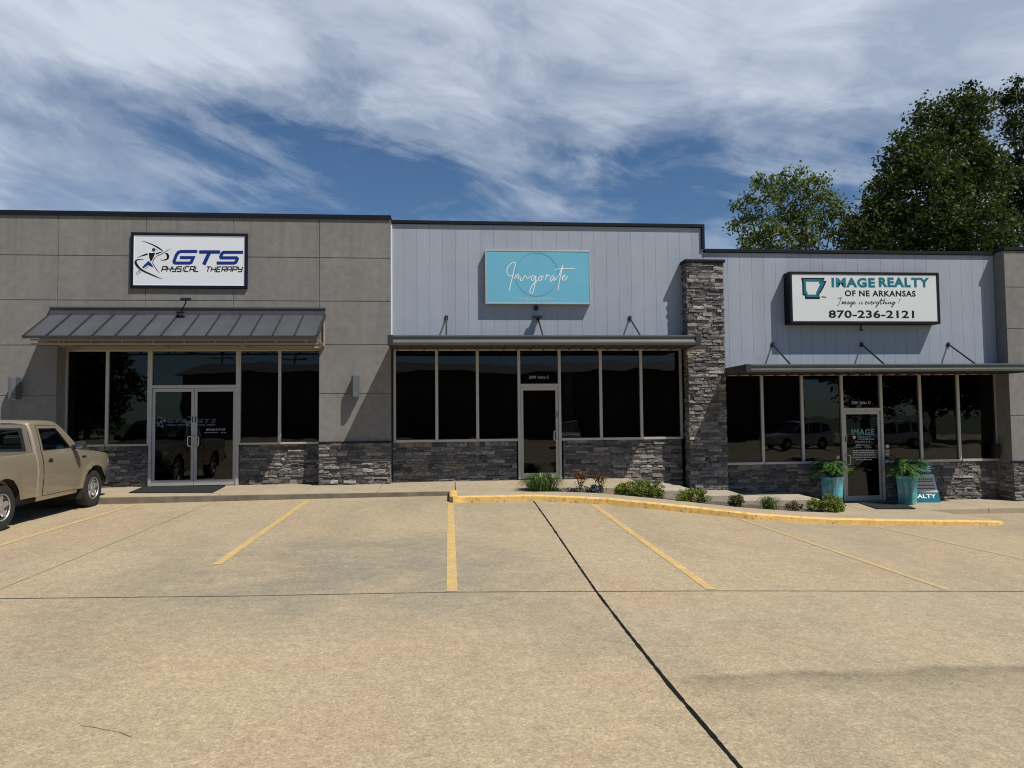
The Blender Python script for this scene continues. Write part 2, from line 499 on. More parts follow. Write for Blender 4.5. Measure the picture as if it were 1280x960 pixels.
# ledgestone --------------------------------------------------------------------
def stones(mb, o, u, n, length, z0, z1, depth=.045, rnd=None):
    """split-face stones over a wall rectangle; o start point (z ignored), u direction along it, n outward normal"""
    rnd = rnd or random.Random(int(abs(o[0])*977 + length*131 + z1*17))
    u = Vector(u); n = Vector(n); o = Vector((o[0], o[1], 0)); Zv = Vector((0, 0, 1)); g = .0035
    bands = []
    z = z0
    while z < z1 - .02:
        hh = rnd.choice((.045, .06, .06, .075, .09))
        if z + hh > z1 - .035: hh = z1 - z
        bands.append((z, z+hh)); z += hh
    for za, zb in bands:
        x = -rnd.random()*.1
        while x < length:
            ll = rnd.uniform(.09, .36)
            a = max(0., x); b = min(length, x+ll)
            if length - b < .05: b = length
            x = b if b == length else x+ll
            if b-a < .02: continue
            d = depth*rnd.uniform(.15, 1.)
            if b-a < .06: d = depth*rnd.uniform(.2, .6)
            k = max(2, int((b-a)/.07)+1)
            back = []; front = []
            cols = [a+g + (b-a-2*g)*i/k for i in range(k+1)]
            zs = (za+g, (za+zb)/2 + rnd.uniform(-.008, .008), zb-g)
            tilt = rnd.uniform(-.022, .012)
            G = []
            for j, zz in enumerate(zs):
                row = []
                for i, xx in enumerate(cols):
                    e = (i in (0, k)) or j in (0, 2)
                    dd = d + rnd.uniform(-.011, .011) + tilt*(j-1) - (.007 if e else 0)
                    row.append(o + u*(xx + (rnd.uniform(-.006, .006) if 0 < i < k else 0)) + Zv*(zz + (rnd.uniform(-.004, .004) if j != 1 else 0)) + n*max(.004, dd))
                G.append(row)
            m = len(mb.v)
            per = []      # border indices
            for r in G: mb.v += [tuple(p) for p in r]
            w = k+1
            for j in range(2):
                for i in range(k): mb.f.append((m+j*w+i, m+j*w+i+1, m+(j+1)*w+i+1, m+(j+1)*w+i))
            per = [m+i for i in range(w)] + [m+w+k, m+2*w+k] + [m+2*w+i for i in range(k-1, -1, -1)] + [m+w]
            q = len(mb.v)
            for idx in per:
                p = Vector(mb.v[idx]); p = p - n*((p-o).dot(n)) - n*.012
                mb.v.append(tuple(p))
            for i in range(len(per)):
                j = (i+1) % len(per)
                mb.f.append((per[j], per[i], q+i, q+j))


# foliage -----------------------------------------------------------------------
def leaf_quads(P, size, rng, up=.35, aspect=.55, D=None):
    """leaf-sized quads at points P (n,3)"""
    n = len(P)
    d = rng.normal(size=(n, 3)) if D is None else D
    d /= np.linalg.norm(d, axis=1, keepdims=True)+1e-9
    nn = rng.normal(size=(n, 3)); nn[:, 2] = np.abs(nn[:, 2]) + up
    w = np.cross(d, nn); w /= np.linalg.norm(w, axis=1, keepdims=True)+1e-9
    s = size*(rng.uniform(.6, 1.25, size=(n, 1)))
    a = P - d*s*.5; c = P + d*s*.5; b = P + w*s*aspect*.5; e = P - w*s*aspect*.5
    return np.stack([a, b, c, e], 1)


def clump_points(blobs, clumps_per, leaves_per, rng, cr=.4, shell=(.55, 1.0), squash=1.):
    out = []
    for cx, cy, cz, r in blobs:
        k = max(4, int(clumps_per*r*r))
        d = rng.normal(size=(k, 3)); d /= np.linalg.norm(d, axis=1, keepdims=True)
        rad = r*rng.uniform(shell[0], shell[1], size=(k, 1))
        c = np.array([cx, cy, cz]) + d*rad*np.array([1, 1, squash])
        for q in c:
            m = int(leaves_per*rng.uniform(.5, 1.4))
            s = cr*rng.uniform(.55, 1.25)
            out.append(q + rng.normal(size=(m, 3))*s*np.array([.5, .5, .38]))
    return np.concatenate(out)
# ================================================================== ground
YX = [-60, -14, -10, -6, -3, -.05, .05, 1.7, 3.05, 4.35, 5.65, 7.1, 8.7, 10.5, 14, 60]
YR = [-1.4, -1.4, -1.4, -1.4, -1.4, -1.4, -2.40, -2.3, -2.5, -2.87, -3.23, -3.09, -3.07, -3.0, -1.4, -1.4]
ZR = [-.25, -.20, -.19, -.175, -.15, -.135, -.167, -.18, -.25, -.37, -.50, -.63, -.70, -.75, -.78, -.9]
JX = [-60, -14, -8, -4.43, -2.13, 0, 2.87, 6.36, 10, 14, 60]
JZ = [-.05, -.15, -.235, -.29, -.33, -.36, -.43, -.54, -.65, -.74, -1.0]


def ip(x, xs, ys): return float(np.interp(x, xs, ys))


def gz(x, y):
    yr = ip(x, YX, YR); zr = ip(x, YX, ZR); zj = ip(x, JX, JZ)
    if y >= yr: return zr + .02*(y-yr)*0
    if y >= -8.7: return zr + (zj-zr)*(yr-y)/(yr+8.7)
    return zj


mb = MB()
xs = sorted(set([round(v, 3) for v in list(np.arange(-16, 16.01, .5)) + [-60, -45, -30, -22, 22, 30, 45, 60] + YX[1:-1] + [2.87, 6.36, -4.43, -2.13]]))
ys = [-70, -50, -36, -28, -22, -18, -15, -13, -11, -9.5, -8.7] + [round(-8.2+.5*i, 2) for i in range(14)] + [-1.4, -.6, .6]
mb.grid([[(x, y, gz(x, y)) for x in xs] for y in ys])
struct(mb, 'parking_lot', 'lot_concrete', 'wide tan weathered concrete parking lot in front of the shops', smooth=True)
mb = MB(); mb.quad((-900, -900, -1.6), (900, -900, -1.6), (900, 900, -1.6), (-900, 900, -1.6))
struct(mb, 'ground', 'grass_ground', 'flat grassy ground around and behind the shops')


def strip(name, pts, w, m, lift, label, step=.25):
    """painted or sealed strip on the lot along a polyline"""
    mb = MB(); rows = []
    for (a, b) in zip(pts[:-1], pts[1:]):
        a = Vector((*a, 0)); b = Vector((*b, 0)); n = max(1, int((b-a).length/step))
        t = (b-a).normalized(); s = Vector((-t.y, t.x, 0))
        for i in range(n + (b == Vector((*pts[-1], 0)))):
            p = a + (b-a)*i/n; ww = w(p) if callable(w) else w
            l, r = p+s*ww/2, p-s*ww/2
            rows.append([(l.x, l.y, gz(l.x, l.y)+lift), (r.x, r.y, gz(r.x, r.y)+lift)])
    mb.grid(rows)
    return struct(mb, name, m, label)


def wob(p): return .016+.010*noise.noise((p.x*3, p.y*1.7, 3))


strip('slab_joint', [(-30, -8.70), (-4.4, -8.69), (-2.1, -8.71), (0, -8.69), (3, -8.7), (6.4, -8.7), (30, -8.7)], wob, 'joint_dark', .004, 'thin dark straight slab joint running across the parking lot where the stripes end')
strip('slab_joint', [(-4.66, -1.42), (-4.66, -8.69)], lambda p: .012, 'joint_light', .004, 'faint slab joint between the two yellow stripes beside the truck')
strip('sealed_joint', [(1.612, -2.27), (1.585, -5.0), (1.55, -7.2), (1.53, -8.7), (1.505, -10.0), (1.49, -11.4), (1.505, -12.6), (1.52, -16), (1.5, -30)], lambda p: .020+.008*noise.noise((p.x*2, p.y*2.5, 8))+.016*noise.noise((p.x*9, p.y*14, 4))+.004*min(1, max(0, (-8.7-p.y)/4)), 'tar_joint', .008, 'wide black tar sealed joint running from the yellow kerb towards the camera', .045)
strip('slab_joint', [(-2.17, -11.79), (-2.08, -11.82), (-2.0, -11.86), (-1.9, -11.90), (-1.80, -11.975)], lambda p: .005+.005*noise.noise((p.x*9, 2, 3)), 'joint_light', .004, 'short ragged crack in the concrete at lower left', .06)
strip('parking_stripe', [(-6.14, -1.52), (-6.14, -7.4)], .11, 'yellow_worn', .004, 'worn yellow parking stripe beside the gold pickup truck')
strip('parking_stripe', [(-2.82, -1.62), (-2.81, -7.27)], .105, 'yellow_stripe', .004, 'yellow parking stripe ending short of the slab joint, right of the double doors')
strip('parking_stripe', [(0.0, -2.44), (0.01, -8.66)], .115, 'yellow_stripe', .004, 'yellow parking stripe starting at the square end of the yellow kerb')
strip('parking_stripe', [(2.73, -2.52), (2.80, -8.64)], .11, 'yellow_stripe', .004, 'bold yellow parking stripe right of the black sealed joint')
strip('parking_stripe', [(5.36, -3.24), (5.52, -8.64)], .10, 'yellow_worn', .004, 'thin worn yellow parking stripe starting below the small tufted plants')
strip('parking_stripe', [(7.95, -3.12), (8.15, -8.64)], .09, 'yellow_faint', .004, 'almost worn away yellow parking stripe at the right, in front of the realty door')

# ------------------------------------------------------------------ pavement and kerbs
mb = MB(); face = MB()
sx = [-30, -22, -16, -12.2, -9.2, -6.15, -4.6, -3.05, -1.5, .1, 2.0, 4.12]


def slab_z(x, y):
    zb = ip(x, [-30, -3, 0, 4], [-.03, 0., .035, .035]); zf = ip(x, [-30, -6, 0, 4], [-.06, -.03, -.032, -.03])
    return zf + (zb-zf)*min(1, max(0, (y+1.4)/1.5))


for a, b in zip(sx[:-1], sx[1:]):
    g = .006
    mb.hexa([(a+g, -1.4, -.6), (b-g, -1.4, -.6), (b-g, .6, -.6), (a+g, .6, -.6), (a+g, -1.4, slab_z(a, -1.4)), (b-g, -1.4, slab_z(b, -1.4)), (b-g, .6, slab_z(b, .2)), (a+g, .6, slab_z(a, .2))])
struct(mb, 'pavement', 'walk_concrete', 'raised concrete pavement along the left and middle shop fronts', bevel=.012)
for a, b in zip(sx[:-2], sx[1:-1]):
    face.hexa([(a, -1.408, -.5), (b, -1.408, -.5), (b, -1.396, -.5), (a, -1.396, -.5), (a, -1.406, slab_z(a, -1.4)-.022), (b, -1.406, slab_z(b, -1.4)-.022), (b, -1.396, slab_z(b, -1.4)-.022), (a, -1.396, slab_z(a, -1.4)-.022)])
struct(face, 'kerb', 'grey_kerb', 'bare grey stained kerb face along the left pavement, painted darker for oblique sun')

# lower walk behind the yellow kerb
WX = [.02, .9, 1.7, 2.4, 3.05, 3.7, 4.35, 5.0, 5.65, 6.4, 7.1, 8.0, 8.7, 9.6, 10.4, 10.75, 10.95]


def zfront(x): return ip(x, [0, 1.7, 3.05, 4.35, 5.65, 7.1, 8.7, 10.3, 10.95], [-.05, -.062, -.130, -.25, -.385, -.52, -.592, -.648, -.70])


def ycurb(x): return ip(x, YX, YR) if x > .05 else -2.4


def yback(x): return ip(x, [0, 1.45, 1.9, 3, 4.35, 5.65, 7.1, 8.0, 8.5, 10.3, 10.95], [-1.41, -1.41, -1.58, -1.72, -2.08, -2.42, -2.28, -1.95, -1.32, -1.32, -2.75])


def zback(x): return ip(x, [0, 1.45, 3, 4.35, 5.65, 7.1, 8.0, 8.5, 10.3, 10.95], [-.034, -.045, -.105, -.225, -.36, -.50, -.58, -.615, -.64, -.70])


mb = MB(); rows = []
for x in [.02+i*.18 for i in range(61)]:
    x = min(x, 10.9); f = ycurb(x)+.14; bk = max(f+.02, yback(x))
    r = [(x, f+(bk-f)*k/4, zfront(x)+(zback(x)-zfront(x))*k/4) for k in range(5)]
    rows.append([(x, f, -1.)] + r + [(x, bk, -1.)])
mb.grid(rows)
struct(mb, 'walkway', 'walk_concrete', 'grey concrete strip between the yellow kerb and the planting bed')
# yellow kerb: swept profile, squared off at its left end
path = [(.055, -1.42, slab_z(0, -1.4)), (.055, -1.9, -.04), (.055, -2.3, -.05)]
pr = [(-.085, -.45), (-.08, -.02), (-.068, -.004), (-.05, .004), (.05, .004), (.075, .0), (.075, -.45)]
mb = MB(); rows = []
cx = [.055+i*.12 for i in range(92)]
cp = [Vector((.055, -1.42, slab_z(0, -1.4)+.003)), Vector((.055, -1.9, -.04)), Vector((.055, -2.24, -.047))] + [Vector((x, ycurb(x)+.08, zfront(x))) for x in cx[1:] if x < 10.96]
cp.insert(3, Vector((.09, -2.31, -.048)))
for i, p in enumerate(cp):
    t = (cp[min(i+1, len(cp)-1)] - cp[max(0, i-1)]); t.z = 0; t.normalize()
    s = Vector((-t.y, t.x, 0))          # left of travel = towards the building side
    jit = noise.noise((p.x*3.1, p.y*3, 1))*.005
    rows.append([p + s*a + Vector((0, 0, z+jit)) for a, z in pr])
mb.grid(rows); mb.poly(rows[-1]); mb.poly(rows[0])
struct(mb, 'kerb', 'yellow_kerb', 'chipped yellow painted kerb curving down past the planting bed', smooth=35)
# soil bed and stepped concrete pads
mb = MB(); rows = []
for x in np.arange(1.5, 8.4, .12):
    r = []
    for k in range(7):
        y = yback(x) - .05 + (-.95 - yback(x) + .05)*k/6
        z = zback(x) - .03 + .035*noise.noise((x*2.2, y*2.2, 0)) + .02*noise.noise((x*9, y*9, 5))
        r.append((x, y, z))
    rows.append(r)
mb.grid(rows)
struct(mb, 'planting_bed', 'soil', 'narrow strip of dry soil with shrubs between pavement and yellow kerb', smooth=True)
for x0, x1, yf, zt, lab in ((4.135, 5.16, -1.28, -.105, 'highest small concrete step pad, left of the stone pillar base'), (5.175, 6.28, -1.22, -.235, 'concrete step pad in front of the stone pillar'),
                            (6.295, 8.02, -1.15, -.37, 'long lowest concrete step pad under the left realty windows')):
    mb = MB(); mb.hexa([(x0, yf, -.9), (x1, yf, -.9), (x1, .5, -.9), (x0, .5, -.9), (x0, yf, zt-.012), (x1, yf, zt-.02), (x1, .5, zt), (x0, .5, zt)])
    struct(mb, 'step', 'pad_concrete', lab, bevel=.015)
mb = MB()
rx = [8.035, 9.0, 10.3, 11.8, 13.3, 14.8, 18, 24, 30]
for a, b in zip(rx[:-1], rx[1:]):
    yf = -1.3
    mb.hexa([(a+.004, yf, -1.2), (b-.004, yf, -1.2), (b-.004, .6, -1.2), (a+.004, .6, -1.2), (a+.004, yf, -.642), (b-.004, yf, -.642), (b-.004, .6, -.618), (a+.004, .6, -.618)])
struct(mb, 'pavement', 'walk_concrete', 'lower concrete pavement in front of the realty office', bevel=.012)

# ================================================================== shop buildings
FW = .065


def frame_bars(mb, x0, x1, z0, z1, y0, y1, l, r, b, t):
    """four bars of given widths round the opening, butted end to end"""
    mb.box(x0, x0+l, y0, y1, z0, z1); mb.box(x1-r, x1, y0, y1, z0, z1)
    if t: mb.box(x0+l, x1-r, y0, y1, z1-t, z1)
    if b: mb.box(x0+l, x1-r, y0, y1, z0, z0+b)


def window(parent, x0, x1, z0, z1, y, l=.033, r=.033, b=.07, t=.075, sill=0.):
    g = MB(); g.box(x0+l-.01, x1-r+.01, y+.045, y+.053, z0+b-.01, z1-t+.01)
    w = g.build('window', 'shop_glass', parent)
    f = MB(); frame_bars(f, x0, x1, z0, z1, y, y+.10, l, r, 0 if sill else b, t)
    if sill: f.box(x0+l, x1-r, y-sill, y+.10, z0, z0+b)
    f.build('frame', 'frame_alu', w, bevel=.004)
    return w


def door(parent, x0, x1, z0, z1, y, handle_side, push=True):
    d = MB(); frame_bars(d, x0, x1, z0, z1, y, y+.05, .062, .062, .125, .075)
    d = d.build('door', 'frame_alu', parent, bevel=.004)
    g = MB(); g.box(x0+.055, x1-.055, y+.02, y+.027, z0+.115, z1-.065); g.build('pane', 'shop_glass', d)
    hx = x1-.03 if handle_side > 0 else x0+.03; s = -handle_side
    h = MB(); zc = z0+.98
    P = [(hx, y, zc-.115), (hx, y-.05, zc-.115), (hx+s*.075, y-.055, zc-.10), (hx+s*.082, y-.055, zc-.07), (hx+s*.082, y-.055, zc+.07), (hx+s*.075, y-.055, zc+.10), (hx, y-.05, zc+.115), (hx, y, zc+.115)]
    h.tube(P, .0125, 8); h.build('handle', 'handle_alu', d, smooth=True)
    k = MB(); k.box(hx-.012, hx+.012, y-.006, y+.002, zc+.42, zc+.55); k.build('lock', 'black_metal', d)
    p = MB(); p.box(x0+.062, x1-.062, y+.055, y+.075, z0+1.08, z0+1.115); p.build('push_bar', 'vinyl_grey', d)
    th = MB(); th.box(x0+.062, x1-.062, y-.008, y+.002, z0+.005, z0+.03)
    return d


def interior(parent, x0, x1, z0, z1, y0, depth=5.):
    mb = MB()
    mb.quad((x0, y0, z0), (x1, y0, z0), (x1, y0+depth, z0), (x0, y0+depth, z0))
    mb.quad((x0, y0, z1), (x1, y0, z1), (x1, y0+depth, z1), (x0, y0+depth, z1))
    mb.quad((x0, y0+depth, z0), (x1, y0+depth, z0), (x1, y0+depth, z1), (x0, y0+depth, z1))
    mb.quad((x0, y0, z0), (x0, y0+depth, z0), (x0, y0+depth, z1), (x0, y0, z1))
    mb.quad((x1, y0, z0), (x1, y0+depth, z0), (x1, y0+depth, z1), (x1, y0, z1))
    return mb.build('interior', 'interior', parent, fix=False)


def shell(parent, x0, x1, z0, z1, y0, y1=13.5):
    mb = MB()
    mb.box(x0, x1, y1-.2, y1, z0, z1); mb.box(x0, x0+.15, y0, y1-.2, z0, z1); mb.box(x1-.15, x1, y0, y1-.2, z0, z1)
    mb.build('side_wall', 'far_wall', parent)
    r = MB(); r.box(x0+.152, x1-.152, y0, y1-.202, z1-.75, z1-.55); r.build('roof', 'gravel_roof', parent)


# ---- left: concrete therapy office
LB = thing('shop_building', (-5.6, 0, 0), 'grey concrete panel building with the physical therapy sign and double glass doors', 'building')
w = MB()
w.box(-16, -8.457, .0135, .45, 0, 3.11); w.box(-2.898, -1.322, .0135, .45, 0, 3.11); w.box(-16, -1.322, .0135, .32, 3.11, 5.975)
pxs = [-16, -14.0, -12.16, -10.32, -8.477, -6.635, -4.771, -2.904, -1.322]; pzs = [.95, 2.02, 3.11, 4.09, 5.07, 5.975]; g = .008
for i, (a, b) in enumerate(zip(pxs[:-1], pxs[1:])):
    for j, (c, d) in enumerate(zip(pzs[:-1], pzs[1:])):
        if j < 2 and -8.5 < a < -2.95: continue
        aa = -8.457 + 0 if (j < 2 and a < -8.4 and a > -8.5) else a
        bb = -8.457-.0 if (j < 2 and abs(b+8.477) < .01) else b
        aa = -2.898 if (j < 2 and abs(a+2.904) < .01) else a
        w.box(aa+(0 if j < 2 and aa > -3 else g), bb-(0 if b > -1.4 or (j < 2 and abs(b+8.477) < .01) else g), 0, .0136, c+g*(j != 0), d-g*(j != 4))
w.build('wall', 'wall_concrete', LB, bevel=.005)
c = MB(); c.box(-16, -1.31, -.035, .36, 5.978, 6.05); c.box(-16, -1.31, -.035, -.02, 5.94, 5.977); c.build('coping', 'dark_coping', LB, bevel=.006)
shell(LB, -16, -1.322, -.4, 5.97, .33)
s = MB(); s.box(-8.456, -2.899, .30, .46, 3.035, 3.108); s.build('lintel', 'tan_trim', LB)  # head of the window frame; its tan paints in bounced light
for a, b, y in ((-16, -8.45, .012), (-2.90, -1.318, .012)):
    s = MB(); s.box(a+.004, b-.004, -.004, .013, -.1, .92)
    stones(s, (a+.004, -.004, 0), (1, 0, 0), (0, -1, 0), b-a-.008, -.06, .92, .05)
    if a > -10: stones(s, (a, .40, 0), (0, -1, 0), (-1, 0, 0), .39, -.06, .92, .03)
    s.build('stone_veneer', 'ledgestone', LB)
    l = MB(); l.box(a, b+.02, -.062, .0, .922, .946); l.build('ledge', 'dark_coping', LB)  # dark colour paints in the shadow line of the sill
for a, b in ((-8.45, -6.70), (-4.72, -2.90)):
    s = MB(); s.box(a, b, .42, .465, -.1, .90)
    stones(s, (a, .42, 0), (1, 0, 0), (0, -1, 0), b-a, -.06, .895, .05); s.build('stone_veneer', 'ledgestone', LB)
for a, b, l, r in ((-8.455, -7.568, .045, .033), (-7.568, -6.672, .033, .035), (-4.725, -3.834, .035, .033), (-3.834, -2.90, .033, .05)):
    window(LB, a, b, .90, 3.034, .34, l, r, .045, .03, sill=.02)
fr = MB(); fr.box(-6.672, -6.607, .33, .44, .0, 3.034); fr.box(-4.79, -4.725, .33, .44, .0, 3.034); fr.box(-6.607, -4.79, .33, .44, 2.178, 2.245); fr.build('door_frame', 'frame_alu', LB, bevel=.005)
window(LB, -6.607, -4.79, 2.245, 3.034, .34, .004, .004, .004, .03)
dL = door(LB, -6.603, -5.703, .012, 2.172, .36, 1); dR = door(LB, -5.697, -4.794, .012, 2.172, .36, -1)
interior(LB, -8.45, -2.9, .01, 3.3, .47)

# ---- middle: metal panel shop
MD = thing('shop_building', (2.3, 0, 0), 'pale grey metal panel shop front in the middle with the turquoise sign', 'building')
w = MB()


def panels(mb, x0, x1, z0, ztop, y=.05, pw=.292):
    x = x0
    while x < x1-.01:
        b = min(x+pw, x1)
        zt = ztop(x, b) if callable(ztop) else ztop
        mb.box(x+.0022, b-.0022, y+.006, y+.012, z0, zt); x = b


panels(w, -1.318, 5.905, 3.08, 5.872); w.box(-1.318, 5.96, .0615, .26, 3.068, 5.878); w.build('wall', 'metal_panel', MD)
c = MB(); c.box(-1.305, 5.992, .0, .36, 5.88, 5.955); c.box(5.92, 5.992, .0, .36, 5.372, 5.8795); c.build('coping', 'dark_coping', MD, bevel=.006)
cp_ = MB(); cp_.box(-1.318, -1.285, .02, .058, 3.1, 5.87); cp_.build('corner_trim', 'sign_white', MD)
shell(MD, -1.32, 5.955, -.4, 5.87, .262)
MY = .16
s = MB(); s.box(-1.3, 1.52, .20, .28, -.2, .91); stones(s, (-1.3, .20, 0), (1, 0, 0), (0, -1, 0), 2.82, -.06, .905, .05); s.build('stone_veneer', 'ledgestone', MD)
s = MB(); s.box(2.60, 5.40, .20, .28, -.3, .91); stones(s, (2.60, .20, 0), (1, 0, 0), (0, -1, 0), 2.80, -.2, .905, .05); s.build('stone_veneer', 'ledgestone', MD)
for a, b, l, r in ((-1.275, -.30, .055, .033), (-.30, .627, .033, .033), (.627, 1.55, .033, .001), (2.555, 3.49, .001, .033), (3.49, 4.447, .033, .033), (4.447, 5.43, .033, .06)):
    window(MD, a, b, .912, 3.062, MY, l, r, .055, .07, sill=.03)
fr = MB(); fr.box(1.55, 1.612, MY-.01, MY+.11, .04, 3.062); fr.box(2.493, 2.555, MY-.01, MY+.11, .04, 3.062); fr.box(1.612, 2.493, MY-.01, MY+.11, 2.152, 2.222); fr.build('door_frame', 'frame_alu', MD, bevel=.005)
window(MD, 1.612, 2.493, 2.222, 3.062, MY, .004, .004, .004, .07)
dM = door(MD, 1.616, 2.489, .05, 2.147, MY+.02, 1)
interior(MD, -1.28, 5.42, .03, 3.3, .285)
p = MB(); p.box(2.72, 2.92, .75, .95, .03, 3.29); p.build('interior_post', 'interior_post', MD)

# ---- right: realty office
RB = thing('shop_building', (9.6, 0, -.62), 'low pale grey metal panel realty office at the right with teal planters by its door', 'building')
w = MB(); panels(w, 5.965, 13.235, 2.47, 5.288); w.box(5.962, 13.235, .0615, .26, 2.458, 5.292); w.build('wall', 'metal_panel', RB)
c = MB(); c.box(5.993, 13.235, .0, .36, 5.295, 5.372); c.build('coping', 'dark_coping', RB, bevel=.006)
shell(RB, 5.965, 13.24, -1., 5.285, .262)
s = MB(); s.box(6.0, 9.28, .20, .28, -.9, .29); stones(s, (6.0, .20, 0), (1, 0, 0), (0, -1, 0), 3.28, -.65, .285, .05); s.build('stone_veneer', 'ledgestone', RB)
s = MB(); s.box(10.38, 13.24, .20, .28, -.9, .29); stones(s, (10.38, .20, 0), (1, 0, 0), (0, -1, 0), 2.86, -.65, .285, .05); s.build('stone_veneer', 'ledgestone', RB)
for a, b, l, r in ((6.40, 7.36, .06, .033), (7.36, 8.342, .033, .033), (8.342, 9.297, .033, .001), (10.345, 11.305, .001, .033), (11.305, 12.28, .033, .033), (12.28, 13.29, .033, .055)):
    window(RB, a, b, .292, 2.452, MY, l, r, .055, .07, sill=.03)
fr = MB(); fr.box(9.297, 9.36, MY-.01, MY+.11, -.615, 2.452); fr.box(10.282, 10.345, MY-.01, MY+.11, -.615, 2.452); fr.box(9.36, 10.282, MY-.01, MY+.11, 1.53, 1.60); fr.build('door_frame', 'frame_alu', RB, bevel=.005)
window(RB, 9.36, 10.282, 1.60, 2.452, MY, .004, .004, .004, .07)
dR2 = door(RB, 9.364, 10.278, -.612, 1.525, MY+.02, -1)
interior(RB, 6.3, 13.2, -.615, 2.9, .285)

# ---- far right concrete section
QB = thing('shop_building', (15, 0, -.62), 'tan concrete wall section cut off by the right edge of the picture', 'building')
w = MB(); w.box(13.243, 22, -.2665, .3, -.6, 5.335)
qz = [.30, 1.382, 2.42, 3.452, 4.453, 5.335]; qx = [13.243, 15.1, 16.95, 18.8, 20.4, 22]
for a, b in zip(qx[:-1], qx[1:]):
    for c_, d in zip(qz[:-1], qz[1:]): w.box(a+(g if a > 13.3 else 0), b-g, -.28, -.2664, c_+g, d-g)
w.build('wall', 'wall_concrete', QB, bevel=.005)
c = MB(); c.box(13.225, 22, -.315, .4, 5.338, 5.42); c.build('coping', 'dark_coping', QB, bevel=.006)
shell(QB, 13.245, 22, -1., 5.33, .31)
s = MB(); s.box(13.25, 22, -.29, -.27, -.9, .27); stones(s, (13.24, -.288, 0), (1, 0, 0), (0, -1, 0), 8.7, -.65, .27, .05)
stones(s, (13.25, .12, 0), (0, -1, 0), (-1, 0, 0), .40, -.65, .27, .03); s.build('stone_veneer', 'ledgestone', QB)
l = MB(); l.box(13.215, 22, -.345, -.2665, .272, .296); l.build('ledge', 'dark_coping', QB)  # coloured dark like the other ledges, as a painted sill shadow line
ut = MB(); ut.box(13.02, 13.16, -.02, .10, .36, .72); ut.box(13.05, 13.13, -.045, -.0205, .42, .66)

# ---- stone pillar
PL = thing('stone_pillar', (5.87, -.1, -.24), 'tall grey ledgestone pillar with a dark cap between the middle shop and the realty office', 'pillar')
s = MB(); s.box(5.45, 6.285, -.26, .045, -.6, 4.978)
stones(s, (5.428, -.262, 0), (1, 0, 0), (0, -1, 0), .88, -.24, 4.975, .055, random.Random(3))
stones(s, (5.448, .045, 0), (0, -1, 0), (-1, 0, 0), .325, -.12, 4.975, .04, random.Random(4))
stones(s, (6.287, -.28, 0), (0, 1, 0), (1, 0, 0), .325, -.24, 4.975, .035, random.Random(5))
s.build('shaft', 'ledgestone', PL)
c = MB(); c.box(5.385, 6.345, -.335, .048, 4.98, 5.045); c.build('cap', 'dark_coping', PL, bevel=.008)
# ================================================================== awnings
A = thing('awning', (-5.7, 0, 3.1), 'dark sloping standing seam metal awning over the double doors', 'awning')
x0, x1 = -8.60, -2.76; yw, ye, zw, ze = -.03, -1.0, 3.775, 3.19
f = MB(); f.hexa([(x0, -.05, zw-.01), (x1, -.05, zw-.01), (x1, -.003, zw-.01), (x0, -.003, zw-.01), (x0, -.05, 3.905), (x1, -.05, 3.905), (x1, -.003, 3.905), (x0, -.003, 3.905)])
f.box(x0-.01, x1+.01, -.075, -.003, 3.906, 3.94)
f.build('flashing', 'awning_metal', A, bevel=.004)
r = MB(); n = 13; st = (x1-x0)/13.05
sl = Vector((0, ye-yw, ze-zw)).normalized(); nr = Vector((0, sl.z, -sl.y))
if nr.z < 0: nr = -nr
for i in range(14):
    a = x0 + i*st; b = min(x1, a+st)
    if b-a < .04: continue
    P = [Vector((a+.002, yw, zw)), Vector((b-.002, yw, zw)), Vector((b-.002, ye, ze)), Vector((a+.002, ye, ze))]
    r.hexa([p - nr*.02 for p in (P[3], P[2], P[1], P[0])] + [P[3], P[2], P[1], P[0]])
r.build('roof_panel', 'awning_metal', A)
s = MB()
for i in range(1, 14):
    a = x0+i*st+.001
    P = [Vector((a-.012, yw, zw)), Vector((a+.012, yw, zw)), Vector((a+.012, ye, ze)), Vector((a-.012, ye, ze))]
    s.hexa([p - nr*.01 for p in (P[3], P[2], P[1], P[0])] + [p + nr*.035 for p in (P[3], P[2], P[1], P[0])])
for a in (x0, x1):
    P = [Vector((a-.012, yw, zw)), Vector((a+.012, yw, zw)), Vector((a+.012, ye, ze)), Vector((a-.012, ye, ze))]
    s.hexa([p - nr*.05 for p in (P[3], P[2], P[1], P[0])] + [p + nr*.02 for p in (P[3], P[2], P[1], P[0])])
s.build('seam', 'canopy_dark', A)
e = MB(); e.box(x0-.012, x1+.012, ye-.018, ye+.0, ze-.045, ze+.012); e.build('drip_edge', 'canopy_dark', A)
fr = MB(); q = .022
fr.box(x0+.08, x1-.08, -.91, -.86, 3.115, 3.145)          # front rail
fr.box(x0+.08, x1-.05, -.865, -.80, 3.03, 3.062)           # lower rail
fr.box(x0+.6, x1-.05, -.06, -.004, 3.03, 3.075)
for i in range(9):
    a = x0+.62+i*.62
    if a < x1-.1: fr.box(a-.018, a+.018, -.85, -.81, 3.063, 3.15)
for a in (x0+.62, x0+2.5, x0+4.2, x1-.08):
    fr.box(a-.02, a+.02, -.80, -.06, 3.032, 3.06)
for a in (x0+.3, x1-.03):
    fr.tube([(a, -.03, 3.76), (a, -.03, 3.06)], q, 6); fr.tube([(a, -.03, 3.08), (a, -.86, 3.13)], q, 6); fr.tube([(a, -.86, 3.15), (a, -.03, 3.70)], q, 6)
fr.build('support_frame', 'tan_trim', A)


